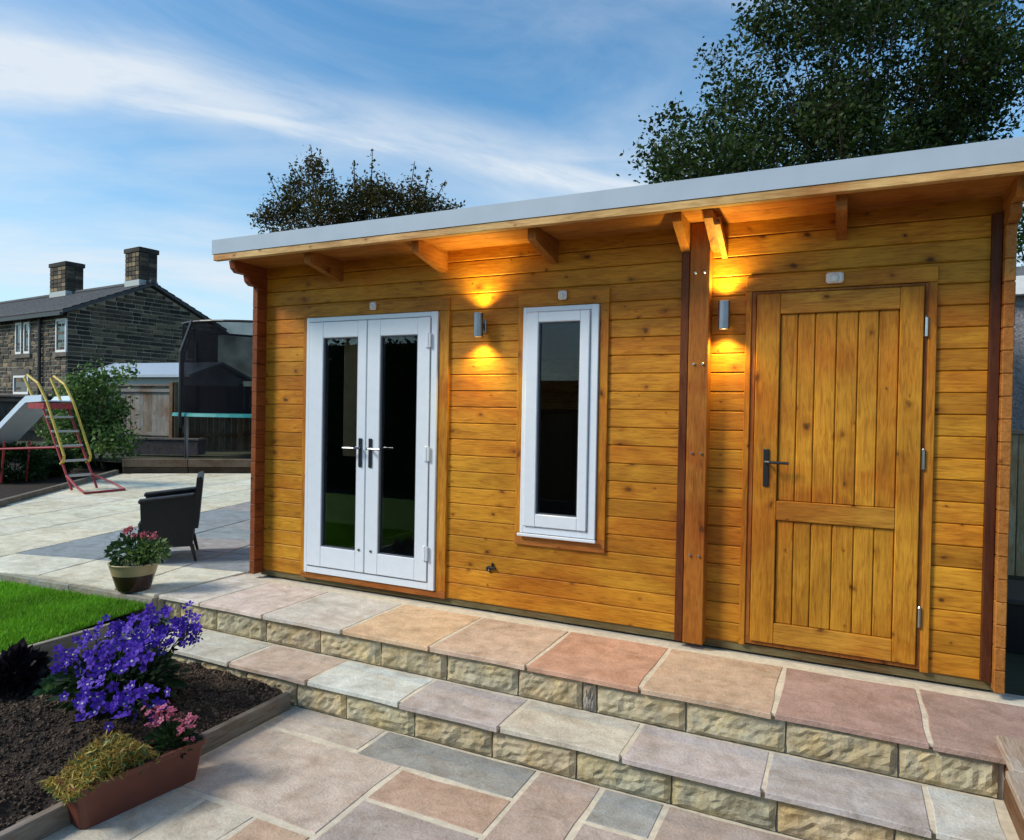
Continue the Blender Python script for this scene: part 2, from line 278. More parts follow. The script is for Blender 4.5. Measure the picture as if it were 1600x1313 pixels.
# ------------------------------------------------------------------ mesh builder
WP = {}                                     # world position of every object
class MB:
    def __init__(s): s.v = []; s.f = []; s.sm = False
    def add(s, vs, fs):
        k = len(s.v); s.v += [tuple(p) for p in vs]; s.f += [tuple(i+k for i in f) for f in fs]; return s
    def hexa(s, p):                          # 8 points: bottom ring 0-3, top ring 4-7
        return s.add(p, [(3, 2, 1, 0), (4, 5, 6, 7), (0, 1, 5, 4), (1, 2, 6, 5), (2, 3, 7, 6), (3, 0, 4, 7)])
    def box(s, x0, x1, y0, y1, z0, z1):
        return s.hexa([(x0, y0, z0), (x1, y0, z0), (x1, y1, z0), (x0, y1, z0), (x0, y0, z1), (x1, y0, z1), (x1, y1, z1), (x0, y1, z1)])
    def bbox(s, x0, x1, y0, y1, z0, z1, c=.004):   # chamfered all round
        pts = []; ax = ((x0, x1), (y0, y1), (z0, z1)); idx = {}
        for i in range(8):
            sx, sy, sz = i & 1, (i >> 1) & 1, (i >> 2) & 1
            for a in range(3):
                p = [ax[0][sx], ax[1][sy], ax[2][sz]]
                for b in range(3):
                    if b != a: p[b] += c if not (sx, sy, sz)[b] else -c
                idx[(i, a)] = len(pts); pts.append(p)
        fs = []
        for a in range(3):                   # flat faces
            b, d = (a+1) % 3, (a+2) % 3
            for side in (0, 1):
                q = []
                for u, w in ((0, 0), (1, 0), (1, 1), (0, 1)):
                    i = (side << a) | (u << b) | (w << d); q.append(idx[(i, a)])
                fs.append(tuple(q) if side else tuple(q[::-1]))
        for a in range(3):                   # edges along axis a
            b, d = (a+1) % 3, (a+2) % 3
            for u in (0, 1):
                for w in (0, 1):
                    i0 = (u << b) | (w << d); i1 = i0 | (1 << a)
                    q = [idx[(i0, b)], idx[(i1, b)], idx[(i1, d)], idx[(i0, d)]]
                    fs.append(tuple(q) if (u ^ w) else tuple(q[::-1]))
        for i in range(8):
            q = [idx[(i, 0)], idx[(i, 1)], idx[(i, 2)]]
            par = bin(i).count('1') % 2
            fs.append(tuple(q) if par else tuple(q[::-1]))
        return s.add(pts, fs)
    def prism(s, poly, axis, a, b):          # 2D polygon extruded along an axis
        def P(q, t): return {'x': (t, q[0], q[1]), 'y': (q[0], t, q[1]), 'z': (q[0], q[1], t)}[axis]
        n = len(poly); vs = [P(q, a) for q in poly]+[P(q, b) for q in poly]
        fs = [tuple(range(n-1, -1, -1)), tuple(range(n, 2*n))]+[(i, (i+1) % n, n+(i+1) % n, n+i) for i in range(n)]
        return s.add(vs, fs)
    def tube(s, pts, r, n=8, cap=True):
        pts = [Vector(p) for p in pts]; rings = []
        rs = r if isinstance(r, (list, tuple)) else [r]*len(pts)
        up = None
        for i, p in enumerate(pts):
            d = (pts[min(i+1, len(pts)-1)]-pts[max(i-1, 0)]).normalized()
            if up is None: up = Vector((0, 0, 1)) if abs(d.z) < .9 else Vector((1, 0, 0))
            a = d.cross(up).normalized(); b = a.cross(d).normalized(); up = b
            rings.append([p+(a*math.cos(2*math.pi*k/n)+b*math.sin(2*math.pi*k/n))*rs[i] for k in range(n)])
        vs = [q for rr in rings for q in rr]; fs = []
        for i in range(len(rings)-1):
            for k in range(n): fs.append((i*n+k, i*n+(k+1) % n, (i+1)*n+(k+1) % n, (i+1)*n+k))
        if cap: fs += [tuple(range(n-1, -1, -1)), tuple((len(rings)-1)*n+k for k in range(n))]
        return s.add(vs, fs)
    def lathe(s, c, prof, n=24):
        vs = []; fs = []
        for r, z in prof:
            for k in range(n): vs.append((c[0]+r*math.cos(2*math.pi*k/n), c[1]+r*math.sin(2*math.pi*k/n), c[2]+z))
        for i in range(len(prof)-1):
            for k in range(n): fs.append((i*n+k, i*n+(k+1) % n, (i+1)*n+(k+1) % n, (i+1)*n+k))
        return s.add(vs, fs)
    def map(s, fn): s.v = [tuple(fn(Vector(p))) for p in s.v]; return s
    def build(s, name, mat, parent=None, color=None, smooth=False, origin=None):
        a = np.array(s.v); c = Vector(origin) if origin is not None else Vector(((a.min(0)+a.max(0))/2).tolist())
        me = bpy.data.meshes.new(name); me.from_pydata((a-np.array(c)).tolist(), [], s.f)
        me.materials.append(M[mat] if isinstance(mat, str) else mat)
        if smooth: me.polygons.foreach_set('use_smooth', [True]*len(me.polygons))
        me.update()
        return link(name, me, c, parent, color)
def link(name, me, wpos, parent=None, color=None):
    o = bpy.data.objects.new(name, me); COL.objects.link(o); wpos = Vector(wpos); WP[o] = wpos
    if parent: o.parent = parent; o.location = wpos-WP[parent]
    else: o.location = wpos
    if color: o.color = (*color, 1)
    return o
def tag(o, label, cat, group=None, kind=None):
    o['label'] = label; o['category'] = cat
    if group: o['group'] = group
    if kind: o['kind'] = kind
    return o
def thing(name, loc, label, cat, group=None):
    o = link(name, None, loc); o.empty_display_size = .1; return tag(o, label, cat, group)
def struct(o, label=None, cat=None):
    o['kind'] = 'structure'
    if label: o['label'] = label; o['category'] = cat
    return o
def jit(c, a=.06, b=None):
    k = 1+random.uniform(-a, a); h_ = random.uniform(-a, a)*.6; return tuple(max(0, x*k*(1+h_*(0, -1, -1.6)[i])) for i, x in enumerate(c))
def leafmesh(pts, sizes, aspect=.5, droop=0., up=.0, seed=0):
    """many small folded leaves; returns an MB"""
    g = np.random.default_rng(seed); n = len(pts); pts = np.asarray(pts)
    d = g.normal(size=(n, 3)); d[:, 2] = d[:, 2]*.7-droop+up; d /= np.linalg.norm(d, axis=1)[:, None]
    e = g.normal(size=(n, 3)); e -= (e*d).sum(1)[:, None]*d; e /= np.linalg.norm(e, axis=1)[:, None]
    s = np.asarray(sizes)[:, None]
    a = pts-d*s*.5; b = pts+e*s*aspect*.5; c = pts+d*s*.5; f = pts-e*s*aspect*.5
    v = np.stack([a, b, c, f], 1).reshape(-1, 3)
    m = MB(); m.v = v; m.f = [(4*i, 4*i+1, 4*i+2, 4*i+3) for i in range(n)]
    return m

# ================================================================== THE SETTING
ZF, ZT = -.38, -.195                         # foreground paving, lower tread; the upper terrace is 0
g = MB()
xs = [-300, -.3, 6.2, 300]; 
g.add([(-300, -300, -.47), (300, -300, -.47), (300, -.60, -.47), (-300, -.60, -.47), (300, -.40, -.05), (-300, -.40, -.05), (300, 300, -.05), (-300, 300, -.05)],
      [(0, 1, 2, 3), (3, 2, 4, 5), (5, 4, 6, 7)])
struct(g.build('ground', 'earth', origin=(0, 0, 0)))

def slab_mesh(poly, z, th, name, parent, color, mat='slab', wav=.0012, cham=.004):
    """flagstone from a convex plan polygon: uneven riven top, softened uneven edge"""
    P = []
    n = len(poly)
    for i in range(n):
        a, b = Vector(poly[i]), Vector(poly[(i+1) % n]); k = max(1, int((b-a).length/.16))
        e = (b-a).normalized(); nr = Vector((e.y, -e.x))
        for j in range(k):
            q = a.lerp(b, j/k)
            if j: q += nr*random.uniform(-.009, .004)
            P.append(q)
    c = sum(P, Vector((0, 0)))/len(P); m = len(P)
    def z_(q): return z+wav*(noise.noise(Vector((q.x*3, q.y*3, z*7)))*2)
    vs = [(q.x, q.y, z-th) for q in P]+[(q.x, q.y, z_(q)-cham) for q in P]
    inn = [c+(q-c)*(1-cham*1.2/max(.05, (q-c).length)) for q in P]
    vs += [(q.x, q.y, z_(q)) for q in inn]
    mid = [c+(q-c)*.55 for q in P]; vs += [(q.x, q.y, z_(q)) for q in mid]; vs.append((c.x, c.y, z_(c)))
    fs = [tuple(range(m-1, -1, -1))]
    for r in range(3):
        fs += [(r*m+i, r*m+(i+1) % m, (r+1)*m+(i+1) % m, (r+1)*m+i) for i in range(m)]
    fs += [(3*m+i, 3*m+(i+1) % m, 4*m) for i in range(m)]
    o = MB().add(vs, fs).build(name, mat, parent, color)
    return o
def rect(x0, x1, y0, y1): return [(x0, y0), (x1, y0), (x1, y1), (x0, y1)]
MORT = (.66, .59, .46)
# ---- terrace with two steps
steps = struct(MB().box(-.04, 5.42, -.755, .05, -.45, -.012).box(-.04, 5.42, -1.105, -.75, -.45, ZT-.012).build('garden_steps', 'mortar', color=(.52, .47, .38)))
for a, b in ((-.05, 5.42),):
    MB().box(a, b, -.145, -.02, -.02, -.006).build('mortar_strip', 'mortar', steps, MORT)
    m_ = MB()
    m_.box(a, b, -.795, -.14, -.02, -.0032).build('mortar_bed', 'mortar', steps, MORT)
    MB().box(a, b, -1.14, -.765, ZT-.02, ZT-.0032).build('mortar_bed', 'mortar', steps, MORT)
jx = [-.07, .36, .96, 1.63, 2.28, 2.91, 3.55, 4.19, 4.83, 5.45]
jc = [(.66, .61, .53), (.64, .54, .47), (.58, .53, .46), (.62, .44, .28), (.53, .39, .29), (.50, .30, .21), (.52, .38, .27), (.38, .26, .22), (.36, .245, .20)]
for i in range(9):
    slab_mesh(rect(jx[i]+.009, jx[i+1]-.009, -.815+random.uniform(-.006, .006), -.14), .0, .026, 'slab', steps, jit(tuple(k*1.12 for k in jc[i]), .04))
tx = [-.07, .42, 1.04, 1.665, 2.315, 2.925, 3.56, 4.185, 4.81, 5.07]
tcx = [(.62, .62, .57), (.60, .58, .52), (.60, .49, .42), (.60, .63, .61), (.50, .46, .46), (.56, .52, .45), (.50, .46, .47), (.48, .44, .44), (.56, .57, .56)]
for i in range(9):
    slab_mesh(rect(tx[i]+.009, tx[i+1]-.009, -1.168+random.uniform(-.006, .006), -.787), ZT, .026, 'slab', steps, jit((tcx[i][0]*1.06, tcx[i][1]*1.05, tcx[i][2]*1.0), .04))
def rock_stone(x0, x1, yf, z0, z1, parent, color):
    nx, nz = 17, 8; vs = []; fs = []
    sx = random.random()*50
    for j in range(nz):
        for i in range(nx):
            u, w = i/(nx-1), j/(nz-1)
            ed = min(u*(x1-x0), (1-u)*(x1-x0), w*(z1-z0), (1-w)*(z1-z0))
            bul = min(1, ed/.025)*(.016+.011*noise.noise(Vector((u*5+sx, w*3, 1.)))+.012*noise.noise(Vector((u*13+sx, w*6, 4.)))+.008*noise.noise(Vector((u*31+sx, w*15, 9.))))
            vs.append((x0+u*(x1-x0)+(random.uniform(-.003, .003)), yf-bul, z0+w*(z1-z0)+random.uniform(-.002, .002)))
    for j in range(nz-1):
        for i in range(nx-1): fs.append((j*nx+i, j*nx+i+1, (j+1)*nx+i+1, (j+1)*nx+i))
    k = len(vs); vs += [(x0, yf+.05, z0), (x1, yf+.05, z0), (x1, yf+.05, z1), (x0, yf+.05, z1)]
    bot = list(range(nx)); top = [(nz-1)*nx+i for i in range(nx)]; lf = [j*nx for j in range(nz)]; rt = [j*nx+nx-1 for j in range(nz)]
    fs += [tuple(bot[::-1]+[k, k+1])[::1], tuple(top+[k+2, k+3]), tuple(lf+[k+3, k]), tuple(rt[::-1]+[k+1, k+2])]
    MB().add(vs, fs).build('stone', 'stone', parent, color, smooth=False)
SB = (.45, .40, .275)
rx1 = [-.055, .12, .49, .96, 1.43, 1.91, 2.385, 2.85, 3.23, 3.31, 3.78, 4.245, 4.71, 5.08]
for a, b in zip(rx1[:-1], rx1[1:]): rock_stone(a+.005, b-.005, -.775, ZT+.006, -.030, steps, jit(SB if b-a > .1 else (.36, .33, .28), .08))
rx2 = [-.055, .3, .75, 1.15, 1.56, 1.93, 2.395, 2.87, 3.33, 3.79, 4.24, 4.68, 5.08]
for a, b in zip(rx2[:-1], rx2[1:]): rock_stone(a+.005, b-.005, -1.125, ZF+.004, ZT-.030, steps, jit(SB, .13))
for q in range(3): rock_stone(-.05+0*q, -.05+.001, -.7, -.17, -.03, steps, SB) if False else None
# end stones of the top step, on its left side
for a, b in ((-.775, -.42), (-.41, -.02)):
    MB().bbox(-.062, -.02, a, b, -.30, -.03, .006).build('stone', 'stone', steps, jit(SB, .1))

MB().bbox(-.076, -.048, -.834, -.70, -.30, -.030, .004).build('stone', 'stone', steps, jit(SB, .1))
# ---- foreground paving, laid in a random pattern
pav = struct(MB().box(1.45, 6.6, -4.6, -1.12, -.47, ZF-.0032).build('paving', 'mortar', color=MORT))
T_ = [ # x0,x1,y0,y1,colour
 (1.55, 2.22, -1.39, -1.125, (.40, .36, .33)), (2.22, 3.135, -1.42, -1.125, (.23, .235, .235)), (1.56, 2.52, -2.045, -1.40, (.39, .345, .315)),
 (2.52, 3.14, -1.725, -1.425, (.35, .255, .205)), (2.52, 3.14, -2.33, -1.73, (.31, .27, .26)), (3.14, 3.465, -1.80, -1.125, (.33, .265, .24)),
 (3.47, 3.77, -1.43, -1.125, (.25, .255, .26)), (3.47, 3.77, -1.8, -1.435, (.33, .29, .28)), (3.775, 4.4, -1.75, -1.125, (.31, .255, .235)),
 (1.56, 1.885, -2.6, -2.05, (.37, .35, .31)), (1.89, 2.2, -2.5, -2.05, (.40, .375, .33)), (2.2, 2.515, -2.65, -2.05, (.38, .29, .225)),
 (4.41, 5.06, -1.45, -1.125, (.35, .30, .27)), (4.41, 5.06, -2.1, -1.455, (.30, .27, .26)), (3.145, 3.77, -2.4, -1.805, (.36, .31, .28)), (3.775, 4.4, -2.4, -1.755, (.28, .27, .27)),
 (2.52, 3.14, -2.9, -2.335, (.36, .30, .26)), (1.56, 2.195, -3.2, -2.61, (.34, .32, .30)), (2.2, 2.515, -3.2, -2.66, (.30, .28, .27)), (3.145, 4.4, -3.2, -2.41, (.33, .29, .26)), (4.41, 5.06, -3.2, -2.11, (.36, .32, .28)),
 (2.52, 3.14, -3.6, -2.91, (.32, .29, .28)), (1.56, 2.515, -4.4, -3.21, (.35, .31, .28)), (3.145, 5.06, -4.4, -3.21, (.31, .28, .27)), (2.52, 3.14, -4.4, -3.61, (.36, .30, .26))]
for x0, x1, y0, y1, c in T_: slab_mesh(rect(x0+.011, x1-.011, y0+.011, y1-.011), ZF, .03, 'slab', pav, jit((c[0]*1.52, c[1]*1.48, c[2]*1.36), .05), wav=.0012)

# ---- upper patio of cream flags with a grey flagged area, turned a little against the cabin
patio = struct(MB().add([(-.07, -.83, -.02), (-.075, .0, -.02), (.1, .0, -.02), (.1, 8, -.02), (-6.6, 6.6, -.02), (-8.7, 4.8, -.02), (-3.9, -1.12, -.02)], [(0, 1, 2, 3, 4, 5, 6)]).build('patio', 'mortar', color=(.40, .36, .29)))
PP = [Vector(p) for p in ((-.08, -.83), (-.08, .02), (.08, 8.), (-6.6, 6.6), (-8.7, 4.8), (-3.9, -1.12))]
def clip(poly, conv):
    for i in range(len(conv)):
        a, b = conv[i], conv[(i+1) % len(conv)]; out = []
        def side(p): return (b.x-a.x)*(p.y-a.y)-(b.y-a.y)*(p.x-a.x)
        for j in range(len(poly)):
            p, q = poly[j], poly[(j+1) % len(poly)]; sp, sq = side(p), side(q)
            if sp >= 0: out.append(p)
            if (sp > 0) != (sq > 0) and abs(sp-sq) > 1e-9: out.append(p.lerp(q, sp/(sp-sq)))
        poly = out
        if len(poly) < 3: return []
    cl_ = [poly[0]]
    for p in poly[1:]:
        if (p-cl_[-1]).length > .03: cl_.append(p)
    return cl_ if len(cl_) > 2 else []
th_ = R(13); e1 = Vector((math.cos(th_), math.sin(th_))); e2 = Vector((-math.sin(th_)*1.12, math.cos(th_))); S0 = Vector((-2.44, -.5))
def area(p): return abs(sum(p[i].x*p[(i+1) % len(p)].y-p[(i+1) % len(p)].x*p[i].y for i in range(len(p))))/2
for j in range(-6, 16):
    off = (j % 2)*.45
    for i in range(-12, 9):
        u0, v0 = i*.9+off*0, j*.6
        grey = (i >= 0 and j >= 0)
        q = [S0+e1*u0+e2*v0, S0+e1*(u0+.9)+e2*v0, S0+e1*(u0+.9)+e2*(v0+.6), S0+e1*u0+e2*(v0+.6)]
        c = sum(q, Vector((0, 0)))/4; q = [c+(p-c)*.985 for p in q]
        q = clip(q, PP)
        if not q or area(q) < .02: continue
        col = random.choice([(.30, .345, .36), (.27, .315, .335), (.33, .36, .365), (.30, .335, .35), (.37, .35, .34)]) if grey else random.choice([(.76, .73, .56), (.72, .69, .53), (.78, .76, .61), (.70, .65, .49)])
        slab_mesh([(p.x, p.y) for p in q], 0., .02, 'slab', patio, jit(col, .05), wav=.0012)
# kerb between patio and lawn, kerb on the left side
def plank(a, b, z0, z1, w, name, mat, parent=None, color=None, ch=.006):
    a, b = Vector((a[0], a[1], 0)), Vector((b[0], b[1], 0)); d = (b-a); l = d.length; d.normalize(); nr = Vector((-d.y, d.x, 0))
    mb = MB().bbox(0, l, -w/2, w/2, z0, z1, ch).map(lambda p: a+d*p.x+nr*p.y+Vector((0, 0, p.z)))
    return mb.build(name, mat, parent, color)
kb = [(-.045, -.86), (-.95, -.905), (-1.85, -.965), (-2.8, -1.03), (-3.85, -1.12)]
kerb = thing('lawn_kerb', (-1.8, -.96, -.2), 'grey stone kerb between the lawn and the cream patio', 'kerb')
for a, b in zip(kb[:-1], kb[1:]): plank(a, b, -.25, -.012, .05, 'kerb_stone', 'stone', kerb, jit((.30, .29, .25), .1))
kb2 = [(-3.95, -1.1), (-4.9, .1), (-5.86, 1.3), (-6.9, 2.6), (-7.8, 3.75), (-8.7, 4.85)]
kerb2 = thing('bed_kerb', (-6, 1.5, -.2), 'low kerb under the slide edging the planted bed', 'kerb')
for a, b in zip(kb2[:-1], kb2[1:]): plank((a[0]-.05, a[1]-.02), (b[0]-.05, b[1]-.02), -.1, .075, .09, 'kerb_stone', 'stone', kerb2, jit((.20, .18, .15), .12))
# planted ground left of the patio and raised ground at the back
struct(MB().add([(-4.05, -1.1, -.03), (-8.75, 4.86, -.02), (-30, 20, .1), (-40, -10, .1), (-12, -8, -.1)], [(0, 4, 3, 2, 1)]).build('planted_ground', 'soil'))
struct(MB().add([(-8.95, 5.0, .20), (-4, 8.45, .20), (0, 10.8, .22), (0, 16, .25), (-24, 16, .3), (-24, 5, .2)], [(0, 1, 2, 3, 4, 5)]).build('raised_ground', 'earth'))

# ---- lawn: sheet plus grass blades
def lawn_z(x, y): return -.075+max(-1, min(0, (y+.95)))*.05 + .008*noise.noise(Vector((x*2, y*2, 0)))
lv = []; lf = []; nx, ny = 60, 40
for j in range(ny+1):
    for i in range(nx+1):
        x = -7+7.0*i/nx; x = min(x, -.068); y = -5.5+4.7*j/ny
        ylim = -.85+ (x+.09)*.072; y = min(y, ylim-.02)
        lv.append((x, y, lawn_z(x, y)))
for j in range(ny):
    for i in range(nx):
        a = j*(nx+1)+i; lf.append((a, a+1, a+nx+2, a+nx+1))
struct(MB().add(lv, lf).build('lawn', 'turf', origin=(0, 0, 0)))
n = 90000
gx = -4.2+4.13*np.sqrt(rng.random(n)); gy = -2.9+2.1*rng.random(n)
keep = gy < -.885+(gx+.09)*.072; gx, gy = gx[keep], gy[keep]; n = len(gx)
gz = np.array([lawn_z(a, b) for a, b in zip(gx, gy)])
h = .022+.026*rng.random(n); an = rng.random(n)*6.283; w = .0035+.002*rng.random(n)
lean = rng.normal(size=(n, 2))*.014
base = np.stack([gx, gy, gz], 1); dx = np.stack([np.cos(an)*w, np.sin(an)*w, 0*w], 1)
tip = base+np.stack([lean[:, 0], lean[:, 1], h], 1)
mb = MB(); mb.v = np.stack([base-dx, base+dx, tip], 1).reshape(-1, 3); mb.f = [(3*i, 3*i+1, 3*i+2) for i in range(n)]
tag(mb.build('grass', 'blade', origin=(0, 0, 0)), 'short bright green lawn grass beside the patio', 'grass', kind='stuff')

# ---- flower bed
def soil_z(x, y): return -.285-.03*max(0, (x-1.35)/.15)+0.022*noise.noise(Vector((x*5, y*5, 2)))+.024*noise.noise(Vector((x*11, y*11, 5)))+.05*math.exp(-((x-.75)**2+(y+1.8)**2)/.35)
sv = []; sf = []; nx, ny = 70, 90
for j in range(ny+1):
    for i in range(nx+1):
        x = -.02+1.528*i/nx; y = -4.2+3.09*j/ny; sv.append((x, y, soil_z(x, y)))
for j in range(ny):
    for i in range(nx):
        a = j*(nx+1)+i; sf.append((a, a+1, a+nx+2, a+nx+1))
struct(MB().add(sv, sf).build('flower_bed_soil', 'soil', origin=(0, 0, 0)))
nc = 26000; mb = MB(); vv = []; ff = []
for i in range(nc):
    x = random.uniform(0, 1.5); y = random.uniform(-3.2, -1.15); s = .0025+.010*random.random()**2.0*(1.9 if random.random() < .06 else 1); z = soil_z(x, y)+s*.2
    rr = Matrix.Rotation(random.uniform(0, 6.28), 3, Vector((random.gauss(0, 1), random.gauss(0, 1), random.gauss(0, 1))).normalized())
    k = len(vv)
    for p in ((1, 0, 0), (-1, .2, 0), (0, 1, .1), (0, -.9, 0), (0, 0, .7), (.1, 0, -.7)): vv.append(tuple(Vector((x, y, z))+rr @ Vector(p)*s))
    for a, b, c in ((0, 2, 4), (2, 1, 4), (1, 3, 4), (3, 0, 4), (2, 0, 5), (1, 2, 5), (3, 1, 5), (0, 3, 5)): ff.append((k+a, k+b, k+c))
mb.v = vv; mb.f = ff
tag(mb.build('bark_mulch', 'clod', origin=(0, 0, 0)), 'dark crumbly soil and bark pieces in the flower bed', 'mulch', kind='stuff')
edg = thing('bed_edging', (1.53, -2, -.38), 'grey timber edging board between flower bed and paving', 'edging')
for a, b in ((-4.2, -2.93), (-2.92, -1.955), (-1.945, -1.16)):
    MB().bbox(1.505, 1.548, a, b, -.42, -.288, .004).build('board', 'old_y', edg, jit((.25, .235, .205), .06))
for y in (-1.9, -2.6): MB().bbox(1.47, 1.504, y-.03, y+.03, -.42, -.30, .004).build('peg', 'old_z', edg, (.2, .18, .15))
e2_ = thing('lawn_edging', (-.03, -2, -.3), 'pale timber edging between lawn and flower bed', 'edging')
for a, b in ((-3.3, -2.12), (-2.11, -1.17)): MB().bbox(-.06, -.015, a, b, -.36, -.10, .004).build('board', 'old_y', e2_, jit((.36, .33, .27), .06))

# ================================================================== THE CABIN
PINE = (.54, .245, .020)
DARKP = (.20, .060, .016)
cabin = thing('log_cabin', (2.65, 0, 0), 'honey coloured timber log cabin with white doors and pale roof edge on the terrace', 'cabin')
# openings x0,x1,z0,z1
OPEN = [(.585, 1.845, -1, 2.13), (2.47, 3.06, .545, 2.135), (3.955, 4.865, -1, 2.125)]
Z0, PITCHB = .05, .1145
MB().box(.10, 5.20, .060, .10, .0, .045).build('sill_beam', 'old_x', cabin, (.12, .10, .06))
MB().box(.10, 5.20, .012, .060, .004, Z0-.002).build('sill_beam', 'old_x', cabin, (.17, .15, .075))
def board(x0, x1, z0, z1):
    c = .0055; y1 = .044
    prof = [(y1, z0), (c, z0), (0, z0+c), (0, z1-c), (c, z1), (y1, z1)]       # (y,z)
    if z1-z0 < .014: return
    bow = random.uniform(-.0012, .0012)
    mb = MB(); ns = 2; vs = []; fs = []; P = len(prof)
    for k in range(ns+1):
        x = x0+(x1-x0)*k/ns
        for y, z in prof: vs.append((x, y+(bow if k == 1 and y < y1 else 0), z))
    for k in range(ns):
        for i in range(P): fs.append((k*P+i, k*P+(i+1) % P, (k+1)*P+(i+1) % P, (k+1)*P+i))
    fs += [tuple(range(P)), tuple(ns*P+i for i in range(P-1, -1, -1))]
    mb.add(vs, fs).build('board', 'wx', cabin, jit(PINE, .15))
r_ = 0
while True:
    z0 = Z0+r_*PITCHB; z1 = z0+PITCHB-.0025
    if z0 > 2.53: break
    z1 = min(z1, 2.56)
    for X0, X1 in ((.135, 3.615), (3.725, 5.17)):
        cuts = [X0, X1]
        for o in OPEN:
            if X0 < o[0] < X1: cuts += [o[0], o[1]]
        cuts.sort()
        segs = []
        for a, b in zip(cuts[:-1], cuts[1:]):
            op = next((o for o in OPEN if abs(o[0]-a) < 1e-6), None)
            if op is None: segs.append((a, b, z0, z1))
            else:
                if z0 >= op[3]-.001 or z1 <= op[2]+.001: segs.append((a, b, z0, z1))
                else:
                    if z1 > op[3]: segs.append((a, b, op[3], z1))
                    if z0 < op[2]: segs.append((a, b, z0, op[2]))
        out = []
        for s in segs:                      # full height neighbours run on as one board
            if out and abs(out[-1][1]-s[0]) < 1e-6 and out[-1][2:] == s[2:] : out[-1] = (out[-1][0], s[1], s[2], s[3])
            else: out.append(s)
        for s in out: board(*s)
    r_ += 1
# corner and partition log ends
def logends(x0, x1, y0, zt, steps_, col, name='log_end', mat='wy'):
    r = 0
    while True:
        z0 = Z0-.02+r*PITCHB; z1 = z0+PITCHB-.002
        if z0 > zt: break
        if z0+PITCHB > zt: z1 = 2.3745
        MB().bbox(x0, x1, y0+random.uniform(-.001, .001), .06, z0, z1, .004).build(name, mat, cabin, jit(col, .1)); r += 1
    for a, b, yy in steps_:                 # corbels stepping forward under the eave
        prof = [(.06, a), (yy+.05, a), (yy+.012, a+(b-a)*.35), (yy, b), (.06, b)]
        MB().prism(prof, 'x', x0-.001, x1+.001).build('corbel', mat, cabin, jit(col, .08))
COR = [(2.375, 2.45, -.20), (2.452, 2.5395, -.345)]
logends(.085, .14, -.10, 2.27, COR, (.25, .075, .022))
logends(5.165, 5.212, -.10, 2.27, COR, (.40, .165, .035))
MB().bbox(5.118, 5.163, -.045, .03, .06, 2.45, .003).build('corner_batten', 'wz', cabin, (.085, .026, .009))
# partition posts with bolts
MB().bbox(3.558, 3.607, -.078, .03, .03, 2.40, .004).build('post_batten', 'wz', cabin, (.14, .045, .013))
MB().bbox(3.611, 3.730, -.090, .03, .03, 2.538, .005).build('post', 'wz', cabin, (.40, .155, .022))
for z in (2.24, 1.70, 1.17, .56):
    for x in (3.645, 3.697):
        b_ = MB().lathe((0, 0, 0), [(0, .010), (.006, .010), (.0085, .006), (.0085, 0)], 10); b_.v = [(x+p[0], -.0905-p[2], z+p[1]) for p in b_.v]; b_.build('bolt', 'steel', cabin)
for x0, x1 in ((3.557, 3.609), (3.732, 3.78)):
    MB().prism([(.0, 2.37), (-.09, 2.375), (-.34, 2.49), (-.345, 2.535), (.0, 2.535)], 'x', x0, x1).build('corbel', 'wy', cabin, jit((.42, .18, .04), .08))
MB().hexa([(3.782, -.30, 2.46), (3.815, -.30, 2.46), (3.815, -.005, 2.33), (3.782, -.005, 2.33), (3.782, -.30, 2.50), (3.815, -.30, 2.50), (3.815, -.005, 2.38), (3.782, -.005, 2.38)]).build('brace', 'wy', cabin, (.48, .21, .045))
# rafters under the eave
for x in (.905, 1.845, 2.70, 4.425):
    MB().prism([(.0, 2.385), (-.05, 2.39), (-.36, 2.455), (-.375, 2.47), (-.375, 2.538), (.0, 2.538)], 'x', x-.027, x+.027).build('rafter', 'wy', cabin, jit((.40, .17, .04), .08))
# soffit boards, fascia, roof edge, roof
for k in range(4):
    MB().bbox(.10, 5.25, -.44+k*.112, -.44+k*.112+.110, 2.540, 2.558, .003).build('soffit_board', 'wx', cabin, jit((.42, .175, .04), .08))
MB().bbox(.075, 5.28, -.487, -.4425, 2.512, 2.5585, .003).build('fascia_board', 'wx', cabin, (.66, .42, .17))
rt_ = MB().prism([(-.492, 2.560), (-.492, 2.668), (-.40, 2.672), (-.40, 2.660), (-.470, 2.650), (-.470, 2.560)], 'x', .065, 5.29)
rt_.build('roof_edge_trim', 'roof_trim', cabin)
roof = MB().prism([(-.465, 2.561), (-.465, 2.655), (1.9, 2.98), (4.3, 2.66), (4.3, 2.57), (1.9, 2.88)], 'x', .085, 5.27).build('roof', 'felt', cabin)
MB().prism([(-.44, 2.562), (-.44, 2.672), (1.9, 3.0), (4.3, 2.69), (4.3, 2.58), (1.9, 2.89)], 'x', .063, .083).build('verge_trim', 'roof_trim', roof)
MB().prism([(-.44, 2.562), (-.44, 2.672), (1.9, 3.0), (4.3, 2.69), (4.3, 2.58), (1.9, 2.89)], 'x', 5.272, 5.292).build('verge_trim', 'roof_trim', roof)
